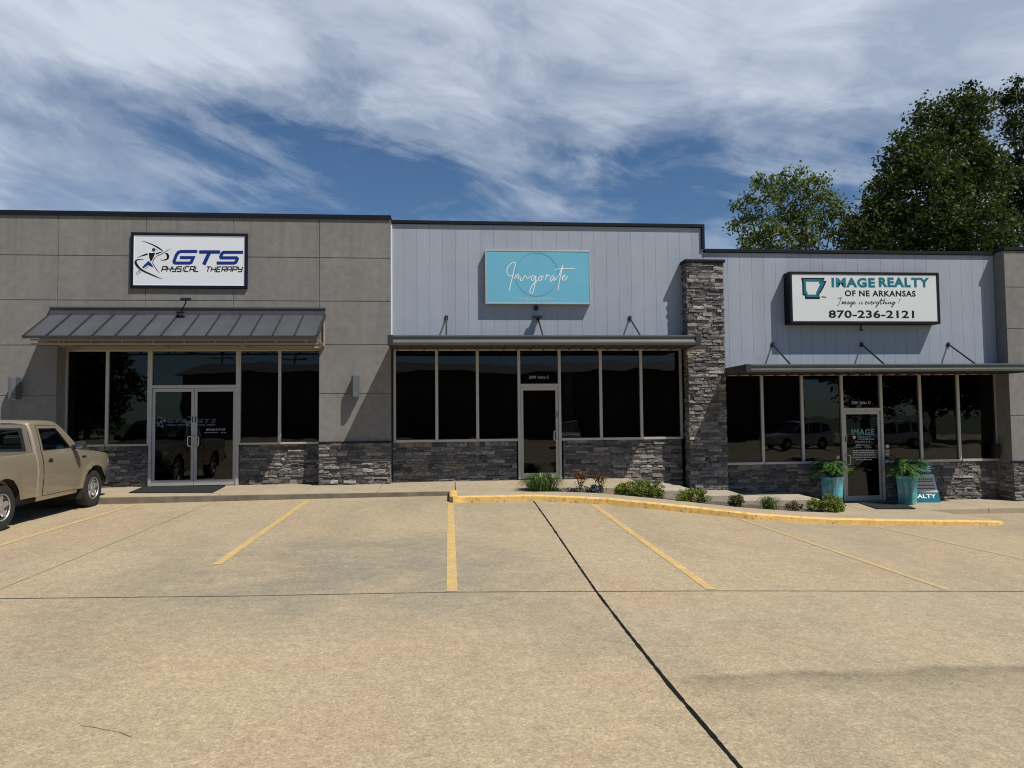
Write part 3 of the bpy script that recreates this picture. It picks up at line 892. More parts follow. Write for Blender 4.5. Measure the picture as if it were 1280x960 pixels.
def flat_canopy(name_label, x0, x1, zt, zb, d, rods, zrod):
    A = thing('awning', ((x0+x1)/2, 0, zb), name_label, 'awning')
    dk = MB(); dk.hexa([(x0+.03, -d+.06, zt-.075), (x1-.03, -d+.06, zt-.075), (x1-.03, .045, zt-.035), (x0+.03, .045, zt-.035), (x0+.03, -d+.06, zt-.045), (x1-.03, -d+.06, zt-.045), (x1-.03, .045, zt-.005), (x0+.03, .045, zt-.005)])
    dk.build('deck', 'canopy_grey', A)
    so = MB(); so.box(x0+.03, x1-.03, -d+.07, .045, zb+.02, zb+.03)
    for i in range(int((x1-x0)/.3)): so.box(x0+.1+i*.3, x0+.14+i*.3, -d+.07, .045, zb+.0, zb+.0195)
    so.build('soffit', 'soffit', A)
    f = MB(); h = zt-zb
    prof = [(.06, zt-.03), (.0, zt), (-.018, zt), (-.018, zt-.028), (.012, zt-.034), (.012, zt-.09), (.0, zt-.095), (-.012, zt-h*.62), (-.03, zt-h*.68), (-.03, zt-h*.80), (-.004, zb), (.06, zb), (.06, zb+.02), (.04, zb+.05)]
    f.prism([(x0+.11, -d+p[0], p[1]) for p in prof], (x1-x0-.22, 0, 0)); f.build('fascia', 'canopy_grey', A)
    for a, b in ((x0, x0+.112), (x1-.112, x1)):
        e = MB(); e.box(a, b, -d-.035, -d+.08, zb-.004, zt+.004); e.build('end_cap', 'canopy_dark', A, bevel=.004)
    for a in (x0, x1-.03):
        sd = MB(); sd.box(a, a+.03, -d+.081, .045, zb+.002, zt-.002); sd.build('side_channel', 'canopy_dark', A)
    for x in rods:
        r = MB(); r.tube([(x, .03, zrod), (x, -.9, zt-.01)], .019, 8)
        r.box(x-.035, x+.035, .028, .046, zrod-.05, zrod+.05); r.box(x-.03, x+.03, -.96, -.86, zt-.04, zt+.012)
        r.build('hanger_rod', 'black_metal', A)
    return A


flat_canopy('flat grey metal awning on three short rods below the turquoise sign', -1.29, 5.425, 3.195, 2.988, 1.15, (-.07, 2.02, 4.175), 3.73)
flat_canopy('flat grey metal awning on three slanted rods below the realty sign', 6.30, 13.235, 2.54, 2.375, 1.42, (7.59, 9.795, 11.985), 3.11)

# ================================================================== wall lights
for x, xw, lab in ((-2.085, .15, 'small grey box wall light on the concrete pier between double doors and middle shop'), (-9.235, .15, 'small grey box wall light on the concrete wall above the pickup truck')):
    L = thing('wall_light', (x, 0, 2.18), lab, 'wall light')
    h = MB(); h.prism([(x-xw/2, -.02, 1.945), (x+xw/2, -.02, 1.945), (x+xw/2, -.23, 1.945), (x+xw/2-.04, -.29, 1.945), (x-xw/2+.04, -.29, 1.945), (x-xw/2, -.23, 1.945)], (0, 0, .46))
    h.build('housing', 'sconce_metal', L, bevel=.004)
    b = MB(); b.box(x-.06, x+.06, -.0195, .012, 2.02, 2.33); b.build('back_plate', 'black_metal', L)
    b = MB(); b.lathe([(0, 0), (.035, 0), (.035, .012), (0, .012)], (x, -.15, 1.931), 'z', 12); b.build('lens', 'lamp_lens', L)


def flood(p, lab, stem_from, wid=.19, tilt=.3):
    p = Vector(p); L = thing('floodlight', p, lab, 'floodlight')
    h = MB()
    c, s = math.cos(tilt), math.sin(tilt)
    pts = []
    for z in (-.028, .028):
        for x, y in ((-wid/2, -.06), (wid/2, -.06), (wid/2, .06), (-wid/2, .06)): pts.append(p + Vector((x, y*c - z*s, y*s+z*c)))
    h.hexa(pts); h.build('lamp_head', 'black_metal', L, bevel=.008)
    b = MB(); q = Vector(stem_from); b.tube([p+Vector((0, .02, -.02)), p + (q-p)*.25 + Vector((.03, 0, 0)), q], .014, 8)
    b.box(q.x-.09, q.x+.06, q.y-.05, q.y+.05, q.z-.015, q.z+.012); b.build('stem', 'black_metal', L)
    return L


a = at(232, 374, -.30); b = at(226, 390.5, -.13)
flood(a, 'small black floodlight on a thin stem atop the dark sloping awning', b)
a = at(671.5, 396, -.12)
flood(a, 'small black floodlight at the top of the middle awning rod below the turquoise sign', (2.02, -.02, 3.76), .21, .15)
a = at(670, 385, .03)
J = thing('junction_box', a, 'round black junction box on the metal wall just under the turquoise sign', 'junction box')
m_ = MB(); m_.lathe([(0, -.035), (.05, -.035), (.058, -.02), (.06, .018), (0, .018)], a, 'y', 18); m_.build('cover', 'black_metal', J, smooth=40)
m_ = MB(); m_.tube([a+Vector((0, -.01, .05)), a+Vector((0, -.01, .16))], .012, 8); m_.build('conduit', 'black_metal', J)
a = at(1075.5, 408, -.05)
H = MB(); H.tube([a+Vector((.03, .09, .06)), a+Vector((.03, 0, .04)), a+Vector((0, -.02, 0)), a+Vector((.0, -.01, -.07))], .016, 8); H.box(a.x-.02, a.x+.03, a.y-.04, a.y+.0, a.z-.11, a.z-.06)
o = H.build('floodlight_bracket', 'black_metal'); tag(o, 'tiny black bracket hanging from the underside of the realty sign', 'bracket')
o = ut.build('utility_box', 'black_metal', bevel=.006); tag(o, 'black utility box low in the corner beside the tan end wall', 'utility box')

# ================================================================== signs
S = thing('wall_sign', (-5.7, 0, 4.97), 'white rectangular sign with navy border, jumping figure and blue GTS lettering', 'sign')
f = MB(); frame_bars(f, -6.94, -4.455, 4.355, 5.585, -.06, .0, .062, .062, .062, .062); f.build('frame', 'ink_navy', S, bevel=.004)
f = MB(); f.box(-6.879, -4.516, -.045, .0, 4.416, 5.524); f.build('panel', 'sign_white', S)
f = MB(); frame_bars(f, -6.878, -4.517, 4.417, 5.523, -.05, -.0451, .014, .014, .014, .014); f.build('inner_edge', 'ink_white', S)
Z = zoomed(155, 280, 7.805, -.0465)
mb = MB()
ribbon(mb, [(716, 268), (560, 268), (530, 276), (512, 300), (487, 365), (492, 378), (505, 381), (640, 381), (656, 374), (676, 328), (545, 328)], 31, Z)
ribbon(mb, [(733, 273), (938, 273)], 34, Z); ribbon(mb, [(832, 280), (778, 397)], 36, Z)
ribbon(mb, [(1162, 276), (975, 276), (958, 284), (943, 318), (948, 330), (1098, 330), (1106, 340), (1092, 372), (1076, 381), (903, 381)], 31, Z)
mb.build('lettering', 'ink_blue', S)
GL = {'P': [[(0, 0), (0, 1), (1, 1), (1, .42), (.12, .42)]], 'H': [[(0, 0), (0, 1)], [(1, 0), (1, 1)], [(.08, .5), (.92, .5)]],
      'Y': [[(0, 1), (0, .5), (.92, .5)], [(1, 1), (1, 0), (.1, 0)]], 'S': [[(1, 1), (0, 1), (0, .53), (1, .53), (1, 0), (0, 0)]],
      'I': [[(.5, 0), (.5, 1)]], 'C': [[(1, 1), (0, 1), (0, 0), (1, 0)]], 'A': [[(0, 0), (0, 1), (1, 1), (1, 0)], [(.1, .42), (.9, .42)]],
      'L': [[(0, 1), (0, 0), (1, 0)]], 'T': [[(0, 1), (1.1, 1)], [(.5, .92), (.5, 0)]], 'E': [[(1, 1), (0, 1), (0, 0), (1, 0)], [(.1, .5), (.85, .5)]],
      'R': [[(0, 0), (0, 1), (1, 1), (1, .45), (.1, .45)], [(.5, .40), (1, 0)]]}


def techno(mb, word, x0, x1, yb, yt, wd, conv, shear=.28):
    ad = {'I': .5}; tot = sum(ad.get(c, 1.) for c in word); u = (x1-x0-(yb-yt)*shear)/tot; x = x0
    for c in word:
        a = ad.get(c, 1.); gw = u*.74
        for strk in GL[c]:
            if c == 'I': strk = [(.25, q) for _, q in strk]
            ribbon(mb, [(x + p*gw + q*(yb-yt)*shear, yb - q*(yb-yt)) for p, q in strk], wd, conv)
        x += u*a


for a_ in (('PHYSICAL', 366, 752, 463, 415), ('THERAPY', 795, 1172, 465, 418)):
    mb = MB(); techno(mb, *a_, 10.5, Z); mb.build('lettering', 'ink_black', S)
E5 = zoomed(160, 290, 14.77, -.0468)


def emblem(parent, conv, dark, blue, sc=1.):
    mb = MB()
    ribbon(mb, [(250, 160), (360, 195), (470, 240), (560, 290), (640, 345)], [3, 14, 20, 26, 16], conv, 4)
    ribbon(mb, [(690, 390), (725, 410), (740, 450), (730, 490), (690, 512), (640, 518), (590, 512)], [18, 40, 44, 34, 22, 12, 3], conv, 4)
    ribbon(mb, [(300, 508), (220, 505), (160, 520), (140, 560), (170, 620), (240, 690), (350, 750), (480, 805), (560, 840), (640, 865)], [3, 14, 24, 44, 44, 34, 28, 22, 12, 3], conv, 4)
    mb.poly([conv(p) - Vector((0, .0004, 0)) for p in ((382, 385), (505, 385), (470, 470), (422, 555), (392, 470))])
    ribbon(mb, [(360, 405), (300, 425), (235, 445), (165, 475)], [30, 26, 12, 3], conv, 3)
    ribbon(mb, [(520, 405), (570, 385), (645, 360)], [26, 22, 6], conv, 3)
    ribbon(mb, [(520, 450), (580, 425), (640, 395), (720, 345), (790, 315)], [12, 12, 12, 9, 3], conv, 3)
    ribbon(mb, [(505, 460), (475, 505), (452, 565)], [14, 14, 12], conv, 3); ribbon(mb, [(452, 575), (500, 650), (540, 710), (585, 760)], [12, 14, 12, 3], conv, 3)
    ribbon(mb, [(225, 705), (180, 735), (140, 770)], [14, 12, 3], conv, 2); ribbon(mb, [(245, 730), (195, 770), (150, 790)], [8, 8, 3], conv, 2)
    ribbon(mb, [(380, 640), (340, 660), (305, 690)], [10, 8, 3], conv, 2)
    mb.build('emblem', dark, parent)
    mb = MB()
    mb.poly([conv(p) - Vector((0, .0006, 0)) for p in ((380, 532), (440, 595), (470, 660), (372, 610), (285, 668), (262, 655), (300, 605))])
    mb.poly([conv((475 + 34*math.cos(t), 328 + 32*math.sin(t))) - Vector((0, .0006, 0)) for t in [2*math.pi*k/16 for k in range(16)]])
    ribbon(mb, [(525, 315), (540, 330), (532, 352)], [5, 12, 5], conv, 2)
    mb.build('emblem', blue, parent)


emblem(S, E5, 'ink_black', 'ink_blue')

S = thing('wall_sign', (2.02, 0, 4.65), 'turquoise rectangular sign with thin white Invigorate script and a faint circle', 'sign')
f = MB(); frame_bars(f, .812, 3.235, 4.03, 5.27, -.102, .049, .03, .03, .03, .03); f.build('frame', 'frame_alu', S, bevel=.003)
f = MB(); f.box(.843, 3.204, -.095, .049, 4.061, 5.239); f.build('panel', 'sign_cyan', S)
Z = zoomed(596, 305, 8., -.0965)
mb = MB(); ribbon(mb, [(598 + 214*math.cos(t), 305 + 216*math.sin(t)) for t in [2*math.pi*k/64 for k in range(65)]], 5, Z); mb.build('ring', 'ink_ring', S)
mb = MB(); W = 7.
for st_ in ([(372, 298), (335, 322), (303, 292), (308, 238), (345, 195), (375, 181), (385, 205), (366, 290), (342, 385), (324, 464)],
            [(376, 352), (390, 304), (385, 346), (408, 304), (418, 312), (414, 346), (426, 352)],
            [(430, 322), (444, 371), (478, 318), (490, 322)], [(498, 322), (506, 350), (538, 318)], [(520, 292), (525, 288)],
            [(588, 324), (560, 318), (545, 345), (560, 366), (590, 326), (580, 400), (562, 478), (542, 492), (529, 468), (558, 410), (612, 360)],
            [(642, 320), (616, 345), (630, 366), (655, 345), (647, 320), (672, 326)], [(690, 300), (697, 322), (686, 356)], [(690, 334), (712, 310), (726, 320)],
            [(767, 314), (735, 340), (740, 376), (776, 330), (770, 365), (792, 352)], [(792, 352), (832, 290), (859, 212), (843, 290), (826, 372), (812, 464)],
            [(783, 253), (880, 246), (978, 247)], [(846, 346), (876, 330), (880, 310), (858, 325), (856, 355), (882, 360), (912, 320)]):
    ribbon(mb, st_, W, Z, 5)
mb.build('lettering', 'ink_white', S)
mb = MB(); a = Z((418, 560)); b = Z((770, 538)); text(mb, 'Weight Loss & Wellness', a.x, b.x, a.z-.01, b.z+.012, -.0968, .008, 0, 1.15); mb.build('lettering', 'vinyl_white', S)

S = thing('wall_sign', (9.75, 0, 4.2), 'deep white boxed sign with black edge, teal state outline and IMAGE REALTY lettering', 'sign')
f = MB(); frame_bars(f, 7.905, 11.595, 3.57, 4.795, -.26, .049, .06, .06, .06, .06); f.build('frame', 'ink_black', S, bevel=.006)
f = MB(); f.box(7.966, 11.534, -.245, .049, 3.631, 4.734); f.build('panel', 'sign_ivory', S)
Y3 = -.2475; Z = zoomed(970, 330, 5.818, Y3)


def zt(mb, s, x0, x1, y0, y1, y=Y3, bold=.0, shear=0., sp=1.):
    a = Z((x0, y1)); b = Z((x1, y0)); c = Z((x0, y0)); text(mb, s, a.x, b.x, (a.z), (b.z+c.z)/2, y, bold, shear, sp)


for a_ in (('IMAGE', 405, 719, 100, 170), ('REALTY', 748, 1114, 98, 168)):
    mb = MB(); zt(mb, *a_, Y3, .05, 0, 1.14); mb.build('lettering', 'ink_teal_worn', S)
for a_ in (('OF NE ARKANSAS', 501, 1015, 192, 235, Y3, .03, 0, 1.1), ('870-236-2121', 384, 1004, 336, 393, Y3, .026, 0, 1.05)):
    mb = MB(); zt(mb, *a_); mb.build('lettering', 'ink_black', S)
mb = MB(); W = 3.8
for st_ in ([(448, 252), (470, 246), (490, 246)], [(478, 247), (468, 275), (452, 300), (446, 298)],
            [(484, 292), (494, 270), (490, 290), (506, 272), (503, 290), (520, 272), (516, 290), (526, 288)], [(548, 272), (532, 282), (534, 292), (552, 276), (548, 292), (560, 284)],
            [(578, 274), (562, 282), (566, 292), (582, 276), (574, 305), (562, 312), (566, 300), (590, 284)], [(590, 284), (602, 276), (594, 274), (590, 288), (600, 291), (614, 282)],
            [(608, 276), (604, 290), (614, 286)], [(612, 262), (614, 260)], [(628, 274), (622, 278), (630, 288), (620, 292)],
            [(648, 284), (662, 276), (654, 273), (648, 288), (660, 291), (672, 278)], [(672, 276), (676, 290), (688, 274)], [(688, 284), (702, 276), (694, 273), (690, 288), (700, 291), (712, 278)],
            [(712, 276), (710, 290), (722, 274), (728, 277)], [(732, 274), (732, 288), (746, 274), (738, 305), (726, 313), (732, 300), (752, 284)],
            [(752, 284), (768, 250), (760, 290), (770, 286)], [(752, 268), (786, 262)], [(776, 290), (794, 250), (780, 290), (794, 274), (796, 290), (804, 284)],
            [(806, 276), (803, 290), (812, 286)], [(812, 262), (814, 260)], [(816, 290), (822, 274), (818, 290), (834, 274), (832, 290), (842, 284)],
            [(858, 274), (844, 282), (846, 291), (862, 276), (852, 305), (840, 313), (846, 298), (872, 280)], [(906, 250), (892, 280)], [(886, 290), (888, 288)]):
    if max(q[0] for q in st_) < 618 and st_[0] not in ((608, 276), (612, 262)): st_ = [(448 + (x-448)*.82, y) for x, y in st_]
    ribbon(mb, st_, W, Z, 4)
mb.build('lettering', 'ink_black', S)
Q = zoomed(985, 340, 21.33, Y3)
mb = MB(); mb.poly([Q(p) for p in ((350, 155), (985, 155), (945, 232), (1030, 240), (960, 400), (880, 540), (835, 600), (855, 720), (455, 720), (455, 632), (388, 615), (380, 300))]); mb.build('emblem', 'ink_black', S)
Q = zoomed(985, 340, 21.33, Y3-.001)
mb = MB(); mb.poly([Q(p) for p in ((405, 190), (925, 190), (905, 250), (975, 262), (930, 380), (850, 520), (800, 595), (835, 668), (490, 668), (490, 590), (430, 585), (420, 300))]); mb.build('emblem', 'ink_teal', S)
Q = zoomed(985, 340, 21.33, Y3-.002)
mb = MB(); mb.poly([Q(p) for p in ((475, 262), (825, 262), (815, 320), (855, 322), (800, 440), (750, 540), (752, 600), (525, 600), (520, 540), (495, 520))]); mb.build('emblem', 'sign_ivory', S)
mb = MB(); zt(mb, 'TM', 329, 362, 235, 247, Y3, .02); mb.build('lettering', 'ink_black', S)

# ------------------------------------------------------------------ door and transom lettering
GY = .3785
mb = MB(); text(mb, '2301 Suite C', *(lambda a, b: (a.x, b.x, a.z, b.z))(at(661.5, 473.2, MY+.04), at(686.2, 469.6, MY+.04)), MY+.0435, .01, 0, 1.1); mb.build('lettering', 'vinyl_white', MD)
mb = MB(); text(mb, '2301 Suite D', *(lambda a, b: (a.x, b.x, a.z, b.z))(at(1064.5, 505.2, MY+.04), at(1088.2, 501.4, MY+.04)), MY+.0435, .01, 0, 1.1); mb.build('lettering', 'vinyl_white', RB)
for ox, par, more in ((0, dL, False), (36.7, dR, True)):
    mb = MB()
    for ch, a, b in (('G', 209, 218), ('T', 219, 226), ('S', 227, 233.5)):
        p, q = at(a+ox, 528.6, GY), at(b+ox, 523.6, GY); text(mb, ch, p.x, q.x, p.z, q.z, GY, .03, .25)
    mb.build('lettering', 'vinyl_blue', par)
    mb = MB(); p, q = at(207+ox, 532.2, GY), at(233.5+ox, 529.8, GY); text(mb, 'PHYSICAL THERAPY', p.x, q.x, p.z, q.z, GY, .0, .25); mb.build('lettering', 'vinyl_grey', par); mb = MB()
    cv = (lambda ox: (lambda p: at(195.6+ox + (p[0]-120)/55., 520.5 + (p[1]-150)/52., GY)))(ox)
    for st_, ww in (([(250, 160), (470, 240), (640, 345)], 40), ([(690, 390), (740, 450), (690, 512), (590, 512)], 45), ([(300, 508), (160, 520), (170, 620), (350, 750), (640, 865)], 45),
                    ([(400, 400), (450, 540), (590, 760)], 50), ([(150, 790), (380, 560), (520, 450), (790, 315)], 45)):
        ribbon(mb, st_, ww, cv, 3)
    mb.build('emblem', 'vinyl_grey', par)
    if more:
        mb = MB(); p, q = at(257.6, 538.2, GY), at(281.5, 535.6, GY); text(mb, '870.619.7129', p.x, q.x, p.z, q.z, GY, .015); mb.build('lettering', 'vinyl_white', par); mb = MB()
        for xa, xb in ((255.5, 273), (276, 283)):
            a, b = at(xa, 541.4, GY), at(xb, 540., GY); k = 9 if xb-xa > 10 else 4
            for i in range(k):
                u = a.x + (b.x-a.x)*i/k; mb.quad((u, GY, a.z), (u+(b.x-a.x)/k*.7, GY, a.z), (u+(b.x-a.x)/k*.7, GY, b.z), (u, GY, b.z))
        mb.build('lettering', 'vinyl_grey', par)
GY = MY+.0385
mb = MB(); p, q = at(1064, 544, GY), at(1093, 536, GY); text(mb, 'IMAGE', p.x, q.x, p.z, q.z, GY, .03, .08, 1.12); mb.build('lettering', 'vinyl_teal', dR2); mb = MB()
p, q = at(1072.5, 547.5, GY), at(1089, 544.8, GY); text(mb, 'REALTY', p.x, q.x, p.z, q.z, GY, .03); mb.build('lettering', 'vinyl_teal', dR2)
for s_, a, b, y0, y1 in (('OF NE ARKANSAS', 1073, 1093, 549.9, 548), ('870-236-2121', 1069, 1089, 553.3, 551), ('Office Hours', 1070, 1088, 557.3, 555), ('9:00am - 5:00pm', 1068, 1090, 560, 557.9)):
    mb = MB(); p, q = at(a, y0, GY), at(b, y1, GY); text(mb, s_, p.x, q.x, p.z, q.z, GY, .012); mb.build('lettering', 'vinyl_white', dR2)
rr = random.Random(2)
for a, b, y in ((1066, 1092, 563.2), (1066, 1093.5, 565.8), (1066, 1094, 568.6), (1065.5, 1095.5, 571.6), (1070, 1090, 574.4)):
    x = a; mb = MB()
    while x < b:
        l = rr.uniform(1., 3.2); p, q = at(x, y+.75, GY), at(min(b, x+l), y-.65, GY)
        mb.quad((p.x, GY, p.z), (q.x, GY, p.z), (q.x, GY, q.z), (p.x, GY, q.z)); x += l+.7
    mb.build('lettering', 'vinyl_white', dR2)
a = at(1067.8, 546.8, GY); mb = MB()
mb.poly([(a.x+u*.0185, GY, a.z+v*.0185) for u, v in ((-2.2, 2), (2.2, 2), (1.6, 0), (1, -2), (-1, -2), (-1.8, -.5))])
mb.build('emblem', 'vinyl_white', dR2)
for px, py, r in ((1047.6, 571.7, 2.4), (1109.3, 558, 2.6)):
    a = at(px, py, MY+.0435)
    mb = MB(); mb.lathe([(0, 0), (r*.018, 0), (r*.018, .001), (0, .001)], (a.x, a.y, a.z), 'y', 20); mb.build('sticker', 'vinyl_white', RB)
a, b = at(1107, 570.5, MY+.043), at(1111.6, 562, MY+.043)
mb = MB()
for k in range(5):
    z = a.z+(b.z-a.z)*(k+.1)/5; mb.quad((a.x, a.y, z), (b.x, a.y, z), (b.x, a.y, z+(b.z-a.z)*.12), (a.x, a.y, z+(b.z-a.z)*.12))
mb.build('sticker', 'vinyl_white', RB)

# ================================================================== things on the pavement
for pts, z, lab in ([((184, 608), (282, 608), (266, 615), (161, 615.5)), None, 'black doormat in front of the double glass doors'], [((1071, 628.5), (1126, 628.5), (1145, 636), (1096, 636)), -.628, 'black doormat between the teal planters at the realty door']):
    P = []
    for p in pts:
        zz = z
        if z is None: zz = -.006
        P.append(atz(*p, zz))
    if z is None: P = [Vector((q.x, min(q.y, .3), slab_z(q.x, min(q.y, .3))+.006)) for q in P]
    mb = MB(); mb.prism(P, (0, 0, .012)); o = mb.build('doormat', 'mat_fibre', bevel=.004); tag(o, lab, 'doormat')


def planter(c, rot, lab, flab, seed):
    c = Vector(c); Pn = thing('planter', c, lab, 'planter')
    prof = [(.178, 0), (.188, .02), (.192, .18), (.205, .40), (.224, .60), (.234, .64), (.236, .665), (.205, .665), (.198, .58), (.10, .575)]
    mb = MB(); rows = []
    for r, z in prof:
        row = []
        for k in range(4):
            a = rot + math.pi/2*k
            for da, rr_ in ((-.06, 1.36), (.06, 1.36)) : row.append((c.x + .80*r*rr_*math.cos(a+math.pi/4+da), c.y + .80*r*rr_*math.sin(a+math.pi/4+da), c.z+z))
        rows.append(row)
    rows = [r + [r[0]] for r in rows]
    mb.grid(rows); mb.poly(rows[0][:-1]); mb.build('pot', 'teal_glaze', Pn)
    so_ = MB(); so_.poly(rows[-2][:-1]); so_.build('potting_soil', 'soil', Pn)
    rng = np.random.default_rng(seed); Q = []
    F = thing('fern', c + Vector((0, 0, .58)), flab, 'fern')
    st = MB()
    for i in range(46):
        az = rng.uniform(0, 2*math.pi); L = rng.uniform(.34, .60); rise = rng.uniform(.16, .46); dr = rng.uniform(.0, .24)
        pts = []
        for k in range(13):
            t = k/12; rad = L*t; z = rise*math.sin(min(1., t*1.25)*math.pi*.62) - dr*t*t*1.1
            pts.append(np.array([c.x + rad*math.cos(az+.3*t*(i % 3-1)), c.y + rad*math.sin(az+.3*t*(i % 3-1)), c.z+.655+z]))
        st.tube([tuple(p) for p in pts[:10]], .003, 4, False)
        for k in range(2, 13):
            d = pts[k]-pts[k-1]; d /= np.linalg.norm(d); s = np.cross(d, [0, 0, 1]); s /= np.linalg.norm(s)+1e-6
            ln = .085*math.sin(math.pi*(.12+.86*k/13))+.02
            for sub in (0, .5):
                p = pts[k-1] + (pts[k]-pts[k-1])*sub
                for sg in (-1, 1):
                    tip = p + s*sg*ln + d*.03 + np.array([0, 0, -.018+rng.uniform(-.012, .012)]); wv = d*.013
                    mid = p + (tip-p)*.5
                    Q.append([p, mid+wv, tip, mid-wv])
    quads_object('fronds', np.array(Q), 'leaf_fern', F); st.build('stalk', 'leaf_fern', F)


a = at(1041, 627, -.42); planter((a.x, -.42, -.636), R(22), 'glazed teal planter standing left of the realty door', 'bushy green fern in the teal planter left of the realty door', 1)
a = at(1134.5, 628.5, -.42); planter((a.x, -.42, -.636), R(38), 'glazed teal planter standing right of the realty door', 'bushy green fern in the teal planter beside the sandwich board', 2)

# sandwich board
a = at(1150, 627.5, -.12)
B = thing('sandwich_board', (a.x, -.1, -.63), 'teal and white sandwich board sign half hidden behind the planter at right', 'sign')
bx, by, bz = a.x+.03, -.24, -.632
def bp_(u, v, side=1, lift=0.):    # u across (-1..1), v up the leaf (0..1)
    w = .40-.055*v; rot = R(-6)
    dx = u*w; dy = (1-v)*(-.22*side) - lift*side
    return Vector((bx + dx*math.cos(rot) - dy*math.sin(rot), by + .22 + dx*math.sin(rot) + dy*math.cos(rot), bz + .90*v))
for side in (1, -1):
    mb = MB(); mb.hexa([bp_(-1, 0, side), bp_(1, 0, side), bp_(1, 0, side, -.02), bp_(-1, 0, side, -.02), bp_(-1, 1, side), bp_(1, 1, side), bp_(1, 1, side, -.02), bp_(-1, 1, side, -.02)])
    o = mb.build('board', 'ink_teal', B)
    if side > 0: front = o
mb = MB(); mb.poly([bp_(-.96, .26, 1, .002), bp_(.96, .26, 1, .002), bp_(.96, .72, 1, .002), bp_(-.96, .72, 1, .002)]); mb.build('paper', 'vinyl_white', front)
for v, n, col in ((.60, 13, 0), (.54, 15, 0), (.44, 12, 0), (.36, 14, 0)):
    mb = MB()
    for k in range(n):
        u0 = -.85+1.7*k/n; mb.poly([bp_(u0, v-.017, 1, .004), bp_(u0+1.15/n, v-.017, 1, .004), bp_(u0+1.15/n, v+.017, 1, .004), bp_(u0, v+.017, 1, .004)])
    mb.build('print', 'ink_black', front)
v, f_ = text_geo('IMAGE', .03); ax = max(p[0] for p in v); mb = MB(); mb.add([bp_(-.85+1.7*p[0]/ax, .80+.14*p[1]/.72, 1, .003) for p in v], f_); mb.build('lettering', 'ink_white', front); mb = MB()
v, f_ = text_geo('REALTY', .03); ax = max(p[0] for p in v); mb.add([bp_(-.8+1.6*p[0]/ax, .12+.10*p[1]/.72, 1, .003) for p in v], f_); mb.build('lettering', 'ink_white', front)

# ================================================================== plants in the bed
def soil(x): return zback(x) - .03


def shrub(px, wpx, ybase_off, h, lab, m, seed, n=1000, leaf=.036, name='shrub', flat=1.0, y=None):
    x = at(px, 620, -1.7).x; y = (yback(x)+.16+ybase_off) if y is None else y
    x = at(px, 620, y).x; wd = wpx*(y-CY)/900/2; z = soil(x)
    T = thing(name, (x, y, z), lab, 'shrub'); rng = np.random.default_rng(seed)
    blobs = [(x+rng.uniform(-.85, .85)*wd, y+rng.uniform(-.14, .14), z+h*rng.uniform(.35, .55), h*rng.uniform(.56, .74)) for _ in range(max(3, int(wd*16)))]
    # keep a dome: lower towards the ends
    blobs = [(b[0], b[1], z + h*.40*(1-.5*abs(b[0]-x)/wd)+.03, b[3]*(1-.35*abs(b[0]-x)/wd)) for b in blobs]
    P = clump_points(blobs, 1500*flat, 24, rng, .05, (.5, 1.02))
    P = P[P[:, 2] > z-.01]
    if len(P) > n*16: P = P[rng.permutation(len(P))[:n*16]]
    quads_object('foliage', leaf_quads(P, leaf, rng, .5, .6), m, T)
    s = MB()
    for k in range(6):
        a = rng.uniform(0, 6.28); s.tube([(x, y, z-.03), (x+wd*.35*math.cos(a), y+.08*math.sin(a), z+h*.4), (x+wd*.65*math.cos(a), y+.14*math.sin(a), z+h*.62)], [.012, .008, .004], 5)
    s.build('stem', 'bark', T); return T


shrub(797, 60, .12, .35, 'broad rounded green shrub, largest in the bed, left of the stone pillar', 'leaf_shrub', 11)
shrub(866, 52, .10, .28, 'low spreading green shrub directly in front of the stone pillar', 'leaf_shrub', 12)
shrub(1034, 44, .10, .37, 'yellowish green shrub at the right end of the bed in front of the teal planter', 'leaf_shrub', 13)
shrub(919, 13, .22, .22, 'tiny rusty green sprig at the corner of the concrete step right of the pillar', 'leaf_dry', 14, 160, .04)
shrub(993, 10, .2, .16, 'tiny dry brownish sprig between grassy tuft and yellowish shrub', 'leaf_dry', 15, 110, .035)
shrub(742, 16, .12, .16, 'low silvery sage plant between the two small red rose bushes', 'leaf_sage', 16, 220, .045)


